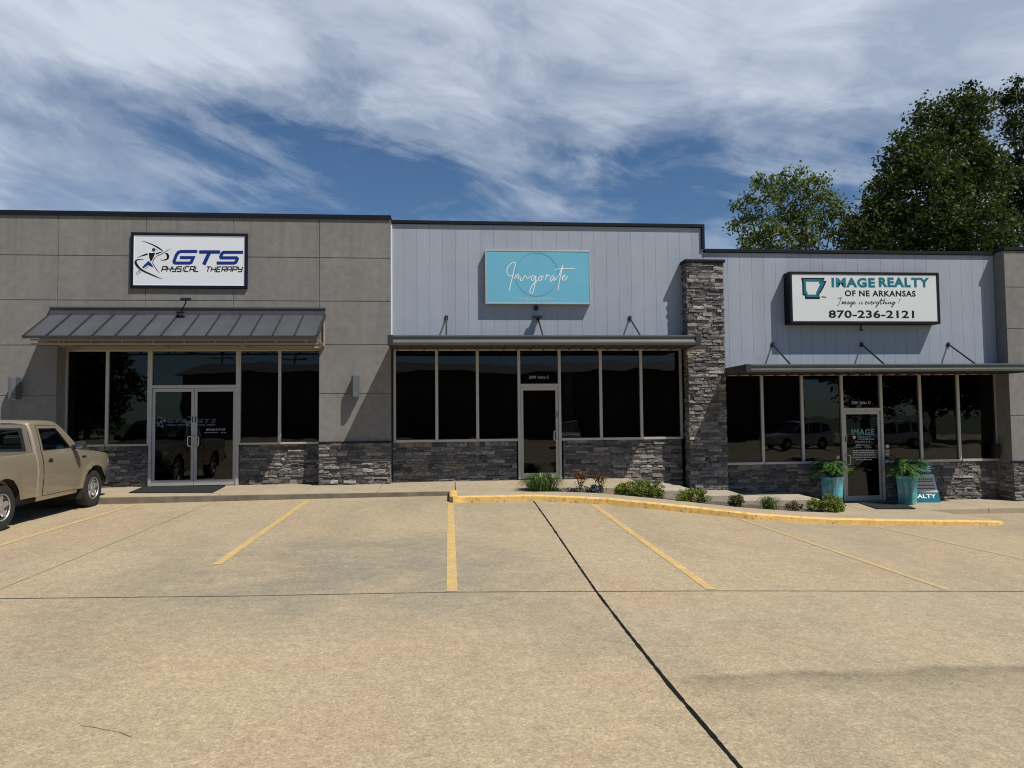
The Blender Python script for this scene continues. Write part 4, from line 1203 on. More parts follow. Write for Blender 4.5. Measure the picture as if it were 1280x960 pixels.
def blades(px, wpx, h, lab, cat, seed, n, m, y_off=.12, flowers=0, name='daylily', wdt=.016):
    x = at(px, 614, -1.45).x; y = yback(x)+y_off; x = at(px, 614, y).x; z = soil(x); wd = wpx*(y-CY)/900/2
    T = thing(name, (x, y, z), lab, cat); rng = np.random.default_rng(seed); Q = []
    for i in range(n):
        u = rng.normal()*.42; u = max(-1., min(1., u))
        bx_, by_ = x + u*wd*.62, y + rng.normal()*.09
        L = h*rng.uniform(.75, 1.5)*(1-.35*abs(u)); a2 = math.atan2(-abs(rng.normal())*.7+.15, u*2.2+rng.normal()*.7)
        out = rng.uniform(.35, 1.)*L*1.15
        d = np.array([math.cos(a2), math.sin(a2)*.7, 0]); s = np.array([-math.sin(a2), math.cos(a2), 0])*wdt*rng.uniform(.5, .8)
        pr_ = None; K = 6; bend = rng.uniform(2.0, 3.0)
        for k in range(K+1):
            t = k/K; p = np.array([bx_, by_, z]) + d*out*t**1.5 + np.array([0, 0, L*.78*math.sin(t*bend)])
            ww = s*(1-t**2*.95)
            if pr_ is not None: Q.append([pr_[0]-pr_[1], pr_[0]+pr_[1], p+ww, p-ww])
            pr_ = (p, ww)
    quads_object('blades', np.array(Q), m, T)
    if flowers:
        for k in range(flowers):
            F = []
            c = np.array([x + (-.02, .42)[k % 2]*wd, y+rng.uniform(-.15, .05), z+h*rng.uniform(.85, 1.1)])
            for j in range(6):
                a = j*1.047; t = c + np.array([math.cos(a)*.05, -.02, .03+math.sin(a)*.05]); w_ = np.array([-math.sin(a)*.018, 0, math.cos(a)*.018]); md = (c+t)/2
                F.append([c, md+w_, t, md-w_])
            quads_object('flower', np.array(F), 'petal', T)
    return T


blades(678, 60, .36, 'large grassy daylily clump with two pale yellow flowers in front of the middle door', 'plant', 21, 560, 'leaf_blade', .10, 2)
blades(962, 28, .27, 'small dark grassy tuft growing before the lowest concrete step', 'plant', 22, 150, 'leaf_blade', .16, 0, 'grass_tuft', .012)
for px, lab, sd in ((724.5, 'small red leaved rose bush nearest the daylily clump', 31), (752.5, 'small red leaved rose bush left of the broad rounded shrub', 32)):
    x = at(px, 612, -1.5).x; y = yback(x)+.17; x = at(px, 612, y).x; z = soil(x)
    T = thing('rose_bush', (x, y, z), lab, 'plant'); rng = np.random.default_rng(sd); s = MB(); P = []
    for k in range(7):
        a = rng.uniform(0, 6.28); r = rng.uniform(.04, .17); hh = rng.uniform(.26, .40)
        e = np.array([x+r*math.cos(a), y+r*math.sin(a)*.7, z+hh]); s.tube([(x, y, z-.02), (x+r*.3*math.cos(a), y, z+hh*.5), tuple(e)], [.007, .006, .003], 5)
        for j in range(34): P.append(e + rng.normal(size=3)*[.045, .04, .035])
        for j in range(5): P.append(np.array([x, y, z])*(1-.6) + e*.6 + rng.normal(size=3)*.03)
    quads_object('foliage', leaf_quads(np.array(P), .045, rng, .4, .6), 'leaf_rose', T); s.build('stem', 'bark', T)
    lo = np.array([[x, y, z+.10]]) + rng.normal(size=(70, 3))*[.06, .05, .06]
    quads_object('lower_foliage', leaf_quads(lo, .04, rng, .4, .6), 'leaf_dark', T)
# ================================================================== pickup truck (local: x right, y forward, z up, front axle at y=0)
def hw(z, y):
    w = float(np.interp(z, [.30, .42, .60, .72, .745, .77, .95, 1.08, 1.14], [.79, .822, .838, .842, .864, .849, .842, .822, .800]))
    if y > .30: w -= .11*((y-.30)/.5)**2
    for yc in (0., -2.83):
        r = math.hypot(y-yc, z-.37)
        if z > .37: w += .022*max(0, 1-abs(r-.44)/.09)
    if y < -3.75: w -= .05*((-3.75-y)/.2)**2
    return w


def zb(y, base):
    z = base
    for yc in (0., -2.83):
        d = .425**2-(y-yc)**2
        if d > 0: z = max(z, .37+math.sqrt(d))
    return z


def side(mb, ys, zbf, ztf, n=9, sg=1, inset=0.):
    rows = []
    for y in ys:
        a, b = zbf(y), ztf(y)
        rows.append([(sg*(hw(a+(b-a)*k/n, y)-inset), y, a+(b-a)*k/n) for k in range(n+1)])
    mb.grid(rows)


def lin(a, b, n): return [a+(b-a)*i/n for i in range(n+1)]


def make_pickup(loc, rx, label, paint):
    T = thing('pickup_truck', loc, label, 'pickup truck'); ORI[T.name] = Vector((0, 0, 0)); T.rotation_euler = (rx, 0, 0)
    WARP[0] = lambda y: float(np.interp(y, [-2.40, -2.06, -.72, -.44], [-2.40, -1.93, -.60, -.44])) if -2.40 < y < -.44 else y
    hood_z = lambda y: float(np.interp(y, [-.75, -.5, .2, .55, .70, .77], [1.12, 1.105, 1.05, .99, .945, .90]))
    b = MB()
    for sg in (1, -1):
        side(b, lin(.77, .43, 8)+lin(.42, -.42, 28)+lin(-.43, -.70, 6), lambda y: zb(y, .40 if y < 0 else .56), hood_z, 9, sg)
        side(b, lin(-.70, -2.035, 10), lambda y: .335, lambda y: .405, 2, sg)
        side(b, lin(-1.885, -2.0, 3), lambda y: .405, lambda y: 1.135, 9, sg)
        # rounded rear cab corner below the window line
        b.grid([[(sg*(hw(z, -2.0)-.05+.05*math.cos(a)), -2.0-.04*math.sin(a), z) for z in lin(.405, 1.135, 6)] for a in (0, .5, 1., 1.57)])
    rows = []
    for y in lin(-.62, .77, 14):
        w = hw(hood_z(y), y); zt_ = hood_z(y); rows.append([(w*u, y, zt_ + .055*(1-abs(u)**3.2)*(1 if y < .6 else .6)) for u in lin(-1, 1, 16)])
    b.grid(rows)
    rows = []                   # front skin down to the bumper
    for z, dy in ((.90, 0), (.86, .025), (.78, .03), (.66, .03), (.56, .02)):
        w = hw(z, .77); rows.append([(w*u, .77+dy-.03*abs(u)**4, z + (.033 if dy == 0 else 0)*(1-abs(u)**3.2)) for u in lin(-1, 1, 12)])
    b.grid(rows)
    # cab greenhouse: pillars, rails, roof, rear wall
    gx = lambda z: float(np.interp(z, [1.13, 1.30, 1.48, 1.585, 1.61], [.800, .762, .712, .672, .655]))

    def skin(mb, poly, sg, inset=0.):       # quad in the side plane
        mb.poly([(sg*(gx(z)-inset), y, z) for y, z in poly])

    def seg(p, q, n): return [(p[0]+(q[0]-p[0])*i/n, p[1]+(q[1]-p[1])*i/n) for i in range(n+1)]

    def band(mb, e0, e1, sg, n=6):
        A = seg(*e0, n); B_ = seg(*e1, n)
        mb.grid([[(sg*gx(z), y, z) for y, z in (A[i], B_[i])] for i in range(n+1)])
    for sg in (1, -1):
        band(b, ((-.58, 1.125), (-1.13, 1.605)), ((-.715, 1.125), (-1.20, 1.588)), sg)       # A pillar
        band(b, ((-1.13, 1.607), (-2.0, 1.607)), ((-1.20, 1.588), (-1.845, 1.594)), sg, 4)     # rail
        band(b, ((-1.882, 1.125), (-1.845, 1.594)), ((-2.0, 1.13), (-1.98, 1.607)), sg)        # B pillar
        b.grid([[(sg*(gx(z)-.05+.05*math.cos(a)), -2.0+.02*(z-1.13)/.48-.04*math.sin(a), z) for z in lin(1.13, 1.607, 6)] for a in (0, .4, .8, 1.2, 1.57)])
        b.quad((sg*.80, -.58, 1.125), (sg*.80, -.72, 1.125), (sg*hw(1.11, -.7), -.72, 1.11), (sg*hw(1.1, -.6), -.58, 1.10))
    sec = [(-.656, 1.607), (-.650, 1.630), (-.63, 1.650), (-.57, 1.668), (-.40, 1.682), (0, 1.690), (.40, 1.682), (.57, 1.668), (.63, 1.650), (.650, 1.630), (.656, 1.607)]
    rows = []
    for y, dz, k in ((-1.105, -.035, .98), (-1.14, -.012, .995), (-1.25, 0, 1), (-1.6, .004, 1), (-1.92, 0, 1), (-1.985, -.012, .995), (-2.02, -.045, .97)):
        rows.append([(x*k, y, max(1.60, z+dz)) for x, z in sec])
    b.grid(rows)
    ro = [(-.75, 1.13), (.75, 1.13), (.615, 1.615), (-.615, 1.615)]; ri = [(-.63, 1.185), (.63, 1.185), (.545, 1.545), (-.545, 1.545)]
    yy = lambda z: -2.04+.02*(z-1.13)/.48
    for i in range(4):
        j = (i+1) % 4; b.quad((ro[i][0], yy(ro[i][1]), ro[i][1]), (ro[j][0], yy(ro[j][1]), ro[j][1]), (ri[j][0], yy(ri[j][1]), ri[j][1]), (ri[i][0], yy(ri[i][1]), ri[i][1]))
    b.quad((-.77, -2.04, 1.13), (.77, -2.04, 1.13), (.77, -2.04, .6), (-.77, -2.04, .6))
    b.box(-.80, .80, -.64, -.56, 1.04, 1.14)     # cowl
    # bed
    for sg in (1, -1):
        side(b, lin(-2.065, -2.39, 5)+lin(-2.40, -3.26, 28)+lin(-3.27, -3.92, 8), lambda y: zb(y, .42), lambda y: 1.12, 10, sg)
        b.grid([[(sg*(hw(1.12, y)), y, 1.12), (sg*(hw(1.12, y)-.012), y, 1.137), (sg*.765, y, 1.142), (sg*.735, y, 1.135), (sg*.73, y, 1.09), (sg*.73, y, .60)] for y in lin(-2.065, -3.92, 8)])
        b.grid([[(sg*hw(z, -2.065), -2.065, z), (sg*.72, -2.07, z)] for z in lin(.42, 1.12, 6)])
    b.quad((-.74, -2.07, .6), (.74, -2.07, .6), (.74, -2.07, 1.125), (-.74, -2.07, 1.125))
    b.quad((-.74, -2.07, .6), (.74, -2.07, .6), (.74, -3.9, .6), (-.74, -3.9, .6))
    b.build('body', paint, T, smooth=32)
    tg = MB(); tg.box(-.74, .74, -3.945, -3.89, .56, 1.13); tg.build('tailgate', paint, T, bevel=.012)
    for sg in (1, -1):
        d = MB()
        side(d, lin(-.715, -1.868, 12), lambda y: .415, lambda y: 1.128, 12, sg, -.003)
        side(d, lin(-.715, -1.868, 12), lambda y: .415, lambda y: 1.128, 3, sg, .03)
        o_ = [(-.727, 1.128), (-1.208, 1.580), (-1.838, 1.586), (-1.868, 1.128)]; i_ = [(-.90, 1.165), (-1.250, 1.538), (-1.795, 1.545), (-1.818, 1.165)]
        for i in range(4):
            j = (i+1) % 4; A = seg(o_[i], o_[j], 5); B_ = seg(i_[i], i_[j], 5)
            d.grid([[(sg*(gx(z)+.003), y, z) for y, z in (A[k], B_[k])] for k in range(6)])
            d.grid([[(sg*(gx(z)+.003-q), y, z) for q in (0, .03)] for y, z in B_])
        d = d.build('door', paint, T, smooth=35)
        wn = MB(); wn.grid([[(sg*(gx(z)-.012), y, z) for y, z in seg(p, q, 4)] for p, q in zip(seg(i_[0], i_[1], 6), seg(i_[3], i_[2], 6))]); wn.build('window', 'car_glass', d)
        ga = MB()
        for i in range(4):
            j = (i+1) % 4; A = seg(i_[i], i_[j], 4); cen = (-1.45, 1.35)
            ga.grid([[(sg*(gx(z)+.0045), y, z), (sg*(gx(z)+.0045), y+(cen[0]-y)*.045, z+(cen[1]-z)*.07)] for y, z in A])
        ga.build('window_seal', 'black_plastic', d)
        h = MB(); hx = hw(.985, -1.66)+.003
        h.lathe([(0, .002), (.038, .003), (.043, .006), (.046, .0), (.046, -.004)], (0, 0, 0), 'x', 18)
        h.v = [(sg*(hx+x), -1.66+y*1.5, .985+z) for x, y, z in h.v]
        xa, xb_ = sorted((sg*(hx+.004), sg*(hx+.018))); h.box(xa, xb_, -1.715, -1.605, .985, 1.0)
        h.build('handle', 'black_plastic', d)
        m_ = MB(); mx = sg*(hw(1.1, -.85)+.13); rows = []
        for k, (q, s_) in enumerate(((-.055, .55), (-.045, .85), (-.01, 1.), (.03, .9), (.05, .5))):
            rows.append([(mx + .095*s_*math.copysign(abs(math.cos(a))**.6, math.cos(a)), -.86+q*1.2, 1.215+.075*s_*math.copysign(abs(math.sin(a))**.6, math.sin(a))) for a in [2*math.pi*i/20 for i in range(20)]])
        m_.grid([r+[r[0]] for r in rows]); m_.poly(rows[-1]); m_.poly(rows[0])
        m_.hexa([(sg*.78, -.90, 1.135), (mx, -.90, 1.165), (mx, -.84, 1.165), (sg*.78, -.80, 1.135), (sg*.77, -.90, 1.20), (mx, -.89, 1.23), (mx, -.84, 1.23), (sg*.76, -.80, 1.22)])
        m_ = m_.build('mirror', 'black_plastic', T, smooth=40)
        g_ = MB(); g_.poly([(mx+.08*math.cos(a), -.928, 1.215+.06*math.sin(a)) for a in [2*math.pi*i/16 for i in range(16)]]); g_.build('mirror_glass', 'chrome', m_)
        hl = MB(); rows = []
        for y in lin(.56, .775, 6): rows.append([(sg*(hw(z, y)+.005), y, z) for z in lin(.775+.03*(.775-y)/.2, .90-.015*(.775-y)/.2, 5)])
        rows.append([(sg*(hw(z, .775)-.12), .812, z) for z in lin(.775, .90, 5)]); rows.append([(sg*(hw(z, .775)-.26), .818, z) for z in lin(.775, .90, 5)])
        hl.grid(rows); hl.build('headlight', 'lamp_lens', T, smooth=True)
        tl = MB(); rows = [[(sg*(hw(z, y)+.005), y, z) for z in lin(.78, 1.10, 4)] for y in (-3.86, -3.925)]; rows.append([(sg*.72, -3.952, z) for z in lin(.78, 1.10, 4)]); tl.grid(rows); tl.build('tail_light', 'lens_red', T)
        bd = MB(); yb_ = -.40; xb = sg*hw(.99, yb_); bd.box(min(xb, xb+sg*.006), max(xb, xb+sg*.006), yb_-.085, yb_+.085, .965, 1.005); bd.build('badge', 'black_plastic', T)
        mf = MB(); mf.hexa([(sg*.60, -.47, .20), (sg*.83, -.47, .20), (sg*.83, -.45, .20), (sg*.60, -.45, .20), (sg*.60, -.45, .55), (sg*.835, -.45, .55), (sg*.835, -.43, .55), (sg*.60, -.43, .55)]); mf.build('mud_flap', 'rubber', T)
    # glass at the back and front
    rw = MB(); rw.poly([(x, yy(z)-.004, z) for x, z in ri]); rw.build('rear_window', 'car_glass', T)
    sl_ = MB()
    for i in range(4):
        j = (i+1) % 4; c_ = (0, 1.365); k = .055
        A = [(ri[i][0]*1.03, ri[i][1]+(ri[i][1]-1.365)*.05), (ri[j][0]*1.03, ri[j][1]+(ri[j][1]-1.365)*.05)]; B_ = [(x*.93, z+(1.365-z)*.14) for x, z in (ri[j], ri[i])]
        sl_.poly([(x, yy(z)-.008, z) for x, z in A+B_])
    sl_.build('rear_window_seal', 'black_plastic', T)
    ws = MB(); ws.grid([[(u*float(np.interp(t, [0, 1], [.74, .62])), -.575-.53*t+.10*(1-u*u)*(1-t*.5), 1.13+.47*t) for u in lin(-1, 1, 8)] for t in lin(0, 1, 4)]); ws.build('windshield', 'car_glass', T, smooth=True)
    it = MB(); it.box(-.72, .72, -2.0, -.64, .42, .46); it.box(-.74, .74, -.95, -.66, .86, 1.08); it.quad((-.77, -.66, .42), (.77, -.66, .42), (.77, -.66, 1.0), (-.77, -.66, 1.0)); it.build('dashboard', 'black_plastic', T)
    for x in (-.36, .36):
        s_ = MB(); s_.hexa([(x-.27, -1.80, .62), (x+.27, -1.80, .62), (x+.27, -1.25, .66), (x-.27, -1.25, .66), (x-.27, -1.80, .78), (x+.27, -1.80, .78), (x+.27, -1.25, .80), (x-.27, -1.25, .80)])
        s_.hexa([(x-.27, -1.90, .74), (x+.27, -1.90, .74), (x+.27, -1.72, .74), (x-.27, -1.72, .74), (x-.23, -1.97, 1.27), (x+.23, -1.97, 1.27), (x+.22, -1.86, 1.27), (x-.22, -1.86, 1.27)])
        s_.hexa([(x-.14, -1.96, 1.28), (x+.14, -1.96, 1.28), (x+.14, -1.87, 1.28), (x-.14, -1.87, 1.28), (x-.12, -1.965, 1.43), (x+.12, -1.965, 1.43), (x+.12, -1.89, 1.43), (x-.12, -1.89, 1.43)])
        s_.build('seat', 'seat_cloth', T, bevel=.03)
    sw = MB(); ring = [(-.36+.18*math.cos(a), -1.12+.05*math.sin(a), 1.02+.17*math.sin(a)) for a in [2*math.pi*i/20 for i in range(21)]]; sw.tube(ring, .013, 6); sw.build('steering_wheel', 'black_plastic', T)
    fb = MB(); rows = []
    path_ = [(-.838, .46), (-.838, .60), (-.82, .70), (-.77, .79), (-.66, .845), (-.4, .87), (0, .88), (.4, .87), (.66, .845), (.77, .79), (.82, .70), (.838, .60), (.838, .46)]
    for z, k in ((.40, .955), (.43, .985), (.52, 1.), (.62, 1.), (.67, .985), (.69, .95)): rows.append([(x*k, y*k if y > .65 else y, z) for x, y in path_])
    fb.grid(rows)
    fb.build('front_bumper', 'bumper_grey', T, smooth=40)
    gr = MB()
    for i in range(4): gr.box(-.45, .45, .79, .818, .70+i*.05, .72+i*.05)
    gr.build('grille', 'chrome', T)
    rb = MB(); rb.box(-.84, .84, -4.10, -3.95, .48, .64); rb.build('rear_bumper', 'chrome', T, bevel=.02)
    ub = MB(); ub.box(-.66, .66, -3.9, .6, .30, .50)
    for yc in (0., -2.83):
        for sg in (1, -1):
            A = [math.pi*i/14 for i in range(15)]
            ub.grid([[(sg*q, yc+.424*math.cos(a), .37+.424*math.sin(a)) for q in (.835, .56)] for a in A]); ub.quad((sg*.56, yc-.45, .3), (sg*.56, yc+.45, .3), (sg*.56, yc+.45, .85), (sg*.56, yc-.45, .85))
    WARP[0] = None; ub.build('underbody', 'rubber', T)
    wheels(T, (0., -2.83), .715, .36)
    return T


def wheels(T, axles, track, rad, seg=36):
    first = None
    for yc in axles:
        for sg in (1, -1):
            t = MB(); k = rad/.362
            prof = [(.165*k, -.09), (.205*k, -.110), (.28*k, -.119), (.338*k, -.104), (.357*k, -.075), (.362*k, -.03), (.362*k, .03), (.357*k, .075), (.338*k, .104), (.28*k, .119), (.205*k, .110), (.165*k, .09)]
            t.lathe(prof, (sg*track, yc, rad), 'x', seg); w_ = t.build('wheel', 'rubber', T, smooth=40)
            c = (sg*track, yc, rad); r = MB()
            r.lathe([(.206*k, sg*.098), (.210*k, sg*.110), (.199*k, sg*.114), (.187*k, sg*.098), (.178*k, sg*.04), (.165*k, -sg*.06), (0, -sg*.06)], c, 'x', seg)
            for i in range(5):
                a = 2*math.pi*i/5+.3
                ca, sa = math.cos(a), math.sin(a)
                P = []
                for q, hh, ww in ((.03, .062, .05), (.03, .088, .05), (.222*k, .082, .036), (.222*k, .098, .036)): P.append((q, hh, ww))
                def pt(q, h_, s_): return (c[0]+sg*h_, c[1]+q*ca-s_*sa, c[2]+q*sa+s_*ca)
                r.hexa([pt(.03, .06, -.055), pt(.03, .06, .055), pt(.194*k, .075, .034), pt(.194*k, .075, -.034), pt(.03, .090, -.05), pt(.03, .090, .05), pt(.194*k, .10, .030), pt(.194*k, .10, -.030)])
            r.lathe([(0, sg*.10), (.045, sg*.098), (.058, sg*.085), (.06, sg*.05)], c, 'x', 18)
            r.build('rim', 'wheel_alu', w_, smooth=35)


zr_, zf_ = gz(-6.9, -4.57), gz(-6.9, -1.74)
make_pickup((-7.66, -1.745, zf_), math.atan2(zf_-zr_, 2.83), 'gold single cab pickup truck parked nose to the shops, cut off by the left edge', 'gold_paint')

# ================================================================== trees behind the shops
def tree(name, label, base, trunk_h, blobs, m, bark, rng_seed, clumps, leaves, leaf, cr, group=None, limbs=9, tr=.28, shell=(.5, 1.02), stick=0):
    rng = np.random.default_rng(rng_seed); T = thing(name, base, label, 'tree', group)
    P = clump_points(blobs, clumps, leaves, rng, cr, shell)
    quads_object('crown', leaf_quads(P, leaf, rng, .3, .62), m, T)
    t = MB(); b = Vector(base); top = Vector((b.x+.3, b.y, b.z+trunk_h))
    t.tube([b-Vector((0, 0, .3)), b+Vector((.05, 0, trunk_h*.4)), top], [tr*1.3, tr, tr*.7], 10)
    order = sorted(blobs, key=lambda q: -q[3])
    for i, (cx, cy_, cz, r) in enumerate(order[:limbs]):
        e = Vector((cx, cy_, cz)); s = b+(top-b)*(.65+.35*(i % 3)/2)
        mid = s+(e-s)*.5+Vector((rng.normal()*.2, rng.normal()*.2, .25))
        t.tube([s, mid, e], [tr*.45, tr*.26, tr*.11], 7)
        for k in range(5 + stick):
            d = Vector(rng.normal(size=3)); d.z = abs(d.z)*.8+.1; d.normalize()
            st_ = s + (e-s)*rng.uniform(.55, 1.) if not stick else mid + (e-mid)*rng.uniform(.2, 1.)
            t.tube([st_, st_+d*r*.5+Vector((0, 0, .05)), st_+d*r*rng.uniform(.85, 1.05)], [tr*.10, tr*.06, tr*.022], 5)
    t.build('trunk', bark, T, smooth=True)
    return T


def pxblobs(L, Y, dy, seed):
    rng = random.Random(seed); out = []
    for px, py, r in L:
        y = Y + rng.uniform(-dy, dy); p = at(px, py, y); out.append((p.x, p.y, p.z, r*(y-CY)/905.))
    return out


b1 = pxblobs([(1150, 255, 70), (1180, 200, 60), (1120, 285, 48), (1215, 250, 50), (1205, 165, 38), (1092, 288, 30), (1222, 300, 55), (1165, 150, 26), (1140, 205, 40), (1085, 258, 16), (1110, 240, 24), (1236, 215, 32), (1090, 325, 40), (1165, 330, 70), (1190, 135, 16), (1222, 132, 18)], 13, 1.2, 3)
p = at(1165, 420, 13)
tree('broadleaf_tree', 'largest dense dark green tree rising behind the realty office roof', (p.x, 13, -1.6), 6.5, b1, 'leaf_dark', 'bark', 41, 34, 46, .185, .50)
b2 = pxblobs([(1282, 215, 44), (1300, 290, 66), (1262, 300, 40), (1252, 122, 13), (1270, 112, 15), (1288, 130, 30), (1236, 118, 10), (1300, 180, 40), (1268, 165, 20), (1215, 112, 8), (1258, 250, 26)], 18, 1.2, 5)
p = at(1285, 420, 18)
tree('broadleaf_tree', 'tall very dark tree with open top twigs at the far right edge', (p.x, 18, -1.6), 8.5, b2, 'leaf_deep', 'bark', 42, 26, 38, .20, .44, stick=4)
b3 = pxblobs([(935, 262, 20), (955, 240, 20), (985, 228, 18), (1012, 236, 22), (1030, 258, 22), (920, 282, 11), (950, 285, 22), (985, 262, 24), (1010, 285, 26), (1040, 285, 20), (975, 300, 24), (1048, 262, 9), (1000, 215, 8), (968, 226, 9), (940, 305, 18), (1060, 300, 18), (1005, 312, 24), (1068, 285, 17), (1082, 302, 18), (1060, 272, 10)], 16, 1.0, 7)
p = at(990, 420, 16)
tree('broadleaf_tree', 'smaller airy light green tree with pale limbs, left of the dark ones', (p.x, 16, -1.6), 7., b3, 'leaf_light', 'bark_pale', 43, 42, 30, .17, .42, limbs=16, tr=.20, stick=5)

# ================================================================== the far side of the lot (seen mirrored in the shop windows)
FB = thing('warehouse', (4, -52, -.6), 'long low brown metal warehouse across the parking lot, mirrored in the shop windows', 'building')
w = MB(); w.box(-24, 34, -62, -50, -1., 5.6)
w.build('wall', 'far_wall', FB)
r = MB(); r.prism([(-24.6, -49.4, 5.62), (-24.6, -56, 7.0), (-24.6, -62.6, 5.62)], (59.2, 0, 0)); r.build('roof', 'far_roof', FB)
for x in (-16, -4, 9, 22):
    d_ = MB(); d_.box(x, x+3.6, -50, -49.94, -.6, 3.2); d_.build('overhead_door', 'far_door', FB)


def back_tree(x, y, h, r, lab, seed):
    rng = random.Random(seed)
    bl = [(x+rng.uniform(-.6, .6)*r, y+rng.uniform(-.6, .6)*r, h-r*rng.uniform(.5, 1.3), r*rng.uniform(.45, .7)) for _ in range(9)]
    return tree('broadleaf_tree', lab, (x, y, -1.6), h*.5, bl, 'leaf_dark', 'bark', seed, 6, 26, .5, .9, None, 5, .35)


back_tree(-34, -54, 9.5, 5.0, 'big tree across the lot mirrored in the leftmost shop windows', 51)
back_tree(34, -40, 11., 5.5, 'big tree across the lot mirrored in the realty office windows', 52)
back_tree(44, -46, 10., 5.5, 'spreading tree across the lot mirrored beside the tan end wall', 53)
U = thing('utility_pole', (-25, -64, -1.6), 'wooden utility pole with one crossarm mirrored above the double doors', 'utility pole')
u_ = MB(); u_.tube([(-25, -64, -1.6), (-25, -64, 9.2)], [.16, .11], 10); u_.build('pole', 'bark', U)
u_ = MB(); u_.box(-26.3, -23.7, -64.06, -63.94, 8.3, 8.45); u_.build('crossarm', 'bark', U)
c_ = copy_tree(U); c_.location = (-17.5, -66, -1.6); c_['label'] = 'wooden utility pole with one crossarm mirrored right of the double doors'


def make_suv(loc, rz, label, paint):
    T = thing('parked_suv', loc, label, 'car', 'cars parked across the lot'); ORI[T.name] = Vector((0, 0, 0)); T.rotation_euler = (0, 0, rz)
    b = MB(); top = lambda y: float(np.interp(y, [-3.75, -3.6, -.7, .3, .75, .85], [.9, 1.08, 1.06, 1.0, .93, .82]))
    for sg in (1, -1): side(b, lin(.85, .43, 6)+lin(.42, -.42, 16)+lin(-.5, -2.38, 8)+lin(-2.40, -3.26, 16)+lin(-3.3, -3.75, 4), lambda y: zb(y, .36), top, 7, sg)
    ys_ = lin(.85, -3.75, 16); b.grid([[(hw(top(y), y)*u, y, top(y)+.04*(1-u*u)) for u in lin(-1, 1, 8)] for y in ys_])
    b.quad((-.72, .86, .36), (.72, .86, .36), (.72, .86, .85), (-.72, .86, .85)); b.quad((-.78, -3.76, .36), (.78, -3.76, .36), (.78, -3.76, 1.0), (-.78, -3.76, 1.0))
    sec = lambda z: float(np.interp(z, [1.05, 1.7], [.80, .62]))
    rows = []
    for y, z in ((-1.15, 1.66), (-1.3, 1.70), (-2.4, 1.73), (-3.3, 1.69), (-3.45, 1.63)): rows.append([(u*.63, y, z+.03*(1-u*u)) for u in lin(-1, 1, 6)])
    b.grid(rows)
    for sg in (1, -1):
        for (y0, y1), (t0, t1) in (((-.42, -.52), (-1.15, -1.24)), ((-1.62, -1.72), (-1.68, -1.78)), ((-2.62, -2.75), (-2.62, -2.72)), ((-3.55, -3.70), (-3.35, -3.46))):
            b.quad((sg*.80, y0, 1.06), (sg*.80, y1, 1.06), (sg*.635, t1, 1.66), (sg*.635, t0, 1.66))
        b.quad((sg*.64, -1.15, 1.62), (sg*.64, -3.45, 1.60), (sg*.63, -3.45, 1.68), (sg*.63, -1.15, 1.68))
    b.build('body', paint, T, smooth=35)
    g_ = MB(); g_.hexa([(-.79, -.45, 1.06), (.79, -.45, 1.06), (.79, -3.66, 1.06), (-.79, -3.66, 1.06), (-.62, -1.17, 1.66), (.62, -1.17, 1.66), (.62, -3.42, 1.66), (-.62, -3.42, 1.66)]); g_.build('window', 'black_metal', T)
    for sg in (1, -1):
        h_ = MB(); h_.box(sg*.62-.12, sg*.62+.12, .80, .872, .66, .82); h_.build('headlight', 'lamp_lens', T)
        h_ = MB(); h_.box(sg*.70-.08, sg*.70+.08, -3.78, -3.74, .72, .98); h_.build('tail_light', 'lens_red', T)
    u2 = MB(); u2.box(-.70, .70, -3.7, .8, .28, .46); u2.build('underbody', 'rubber', T)
    wheels(T, (0., -2.83), .70, .36, 20)
    return T


make_suv((20.5, -27, gz(20.5, -27)), R(75), 'silver parked SUV across the lot mirrored in the left realty windows', 'silver_paint')
make_suv((7.6, -29, gz(7.6, -29)), R(10), 'white parked SUV across the lot mirrored right of the middle shop door', 'white_paint')
make_suv((27.5, -29, gz(27, -29)), R(95), 'grey parked SUV across the lot mirrored right of the realty door', 'silver_paint')

# ================================================================== sky, sun, camera
SUNV = Vector((1.06, -1.0, 2.22)).normalized()
el = math.asin(SUNV.z); az = math.atan2(SUNV.x, SUNV.y)
SK = ((3.393, 8.341, 7.591), (1.926, 7.845, 5.728), (0.382, 8.577, 2.301), (2.753, 3.817, 5.297))
W = bpy.data.worlds.new('World'); scene.world = W; W.use_nodes = True
nt = W.node_tree; h = NT(nt); bg = nt.nodes['Background']
sky = h.n('ShaderNodeTexSky', sky_type='NISHITA'); sky.sun_disc = False; sky.sun_elevation = el; sky.sun_rotation = az
sky.air_density = 1.0; sky.dust_density = .35; sky.ozone_density = 2.5; sky.altitude = 100
tc = h.n('ShaderNodeTexCoord'); sp = h.n('ShaderNodeSeparateXYZ'); h.l(tc.outputs['Generated'], sp.inputs[0])
X_, Y_, Z_ = sp.outputs['X'], sp.outputs['Y'], sp.outputs['Z']


def cl(scale, loc, rot, sc, det, rough, dist):
    m = h.n('ShaderNodeMapping', vector_type='TEXTURE'); m.inputs['Location'].default_value = loc
    m.inputs['Rotation'].default_value = (0, R(rot), 0); m.inputs['Scale'].default_value = scale
    h.l(tc.outputs['Generated'], m.inputs['Vector']); return h.noise(sc, det, rough, m.outputs['Vector'], dist)


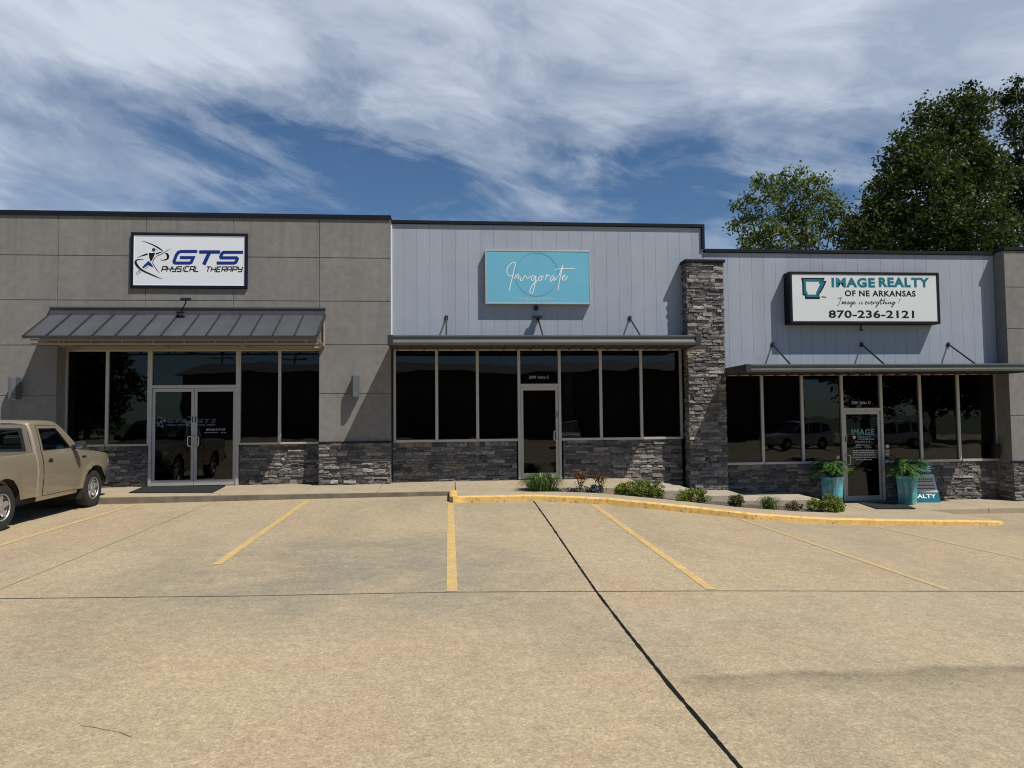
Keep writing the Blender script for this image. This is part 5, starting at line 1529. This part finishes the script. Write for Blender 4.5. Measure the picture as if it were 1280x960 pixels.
# cirrus veil: broad banks, diagonal wisps, fine combed streaks
big = cl((1, 1, .55), SK[0], 6, 3.4, 4, .5, .25)
wis = cl((1.5, 1.5, .52), SK[1], 14, 7.5, 9, .60, .5)
fine = cl((2.0, 2.0, .42), SK[2], 20, 11., 9, .62, .9)
wis2 = cl((1.6, 1.6, .5), SK[3], -16, 8., 9, .62, .7)
el_ = h.math('ADD', Z_, h.math('MULTIPLY', X_, .06))
elev = h.ramp(el_, [(0., .35), (.22, .20), (.30, .0), (.355, .06), (.43, .85), (.55, 1.)])
clear_behind = h.ramp(Y_, [(.35, 0.), (.62, 1.)])  # clouds removed behind the camera to lower fill light on the walls
flank = h.ramp(h.math('ADD', h.math('MULTIPLY', X_, .5), .5), [(.22, .24), (.29, .16), (.365, .0), (.66, .0), (.73, .10), (.80, .18)])
flank = h.math('MULTIPLY', flank, h.ramp(Z_, [(.25, .35), (.315, 1.)]))
dens = h.math('ADD', h.math('ADD', h.math('MULTIPLY', elev, .40), flank), h.math('ADD', h.math('ADD', h.math('MULTIPLY', big, .66), h.math('MULTIPLY', fine, .22)), h.math('MULTIPLY', wis, .42)))
cov = h.ramp(dens, [(.60, 0.), (.76, .38), (.93, .74), (1., .86)], 'EASE')
w2 = h.math('ADD', h.math('MULTIPLY', fine, .55), h.math('MULTIPLY', h.math('MAXIMUM', wis, wis2), .6))
cov2 = h.ramp(w2, [(.60, 0.), (.80, .55)])
covt = h.math('ADD', cov, h.math('MULTIPLY', h.math('MULTIPLY', cov2, .62), h.math('SUBTRACT', 1., cov)))
covt = h.math('MULTIPLY', covt, clear_behind)
skyc = h.mix(1., sky.outputs[0], (.72, .93, 1.10), 'MULTIPLY')
cc = h.mix(h.ramp(h.math('ADD', h.math('MULTIPLY', wis, .6), h.math('MULTIPLY', big, .4)), [(.40, 0.), (.60, 1.)]), (5.6, 6.6, 8.4), (9.6, 10.6, 12.0))
h.l(h.mix(covt, skyc, cc), bg.inputs['Color']); bg.inputs['Strength'].default_value = .07

sd = bpy.data.lights.new('sun', 'SUN'); sd.energy = 4.8; sd.angle = R(.53); sd.color = (1., .945, .87)
so_ = bpy.data.objects.new('sun', sd); COL.objects.link(so_); so_.location = SUNV*60
so_.rotation_euler = SUNV.to_track_quat('Z', 'Y').to_euler()

cd = bpy.data.cameras.new('camera'); cam = bpy.data.objects.new('camera', cd); COL.objects.link(cam)
cd.sensor_fit = 'HORIZONTAL'; cd.sensor_width = 36.; cd.lens = 36*FPX/1280; cd.clip_end = 3000; cd.clip_start = .05
c0 = Vector(ray(640, 480)); cx_ = Vector(ray(640+FPX, 480)) - c0; cu_ = Vector(ray(640, 480-FPX)) - c0
M = Matrix((cx_.normalized(), cu_.normalized(), -c0.normalized())).transposed().to_4x4(); M.translation = (0, CY, CZ)
cam.matrix_world = M
scene.camera = cam
vs = scene.view_settings; vs.view_transform = 'Standard'; vs.look = 'None'; vs.exposure = 0.; vs.gamma = 1.; vs.use_curve_mapping = False
scene.cycles.filter_width = 1.1; scene.cycles.max_bounces = 8; scene.cycles.transparent_max_bounces = 16; scene.cycles.use_denoising = True
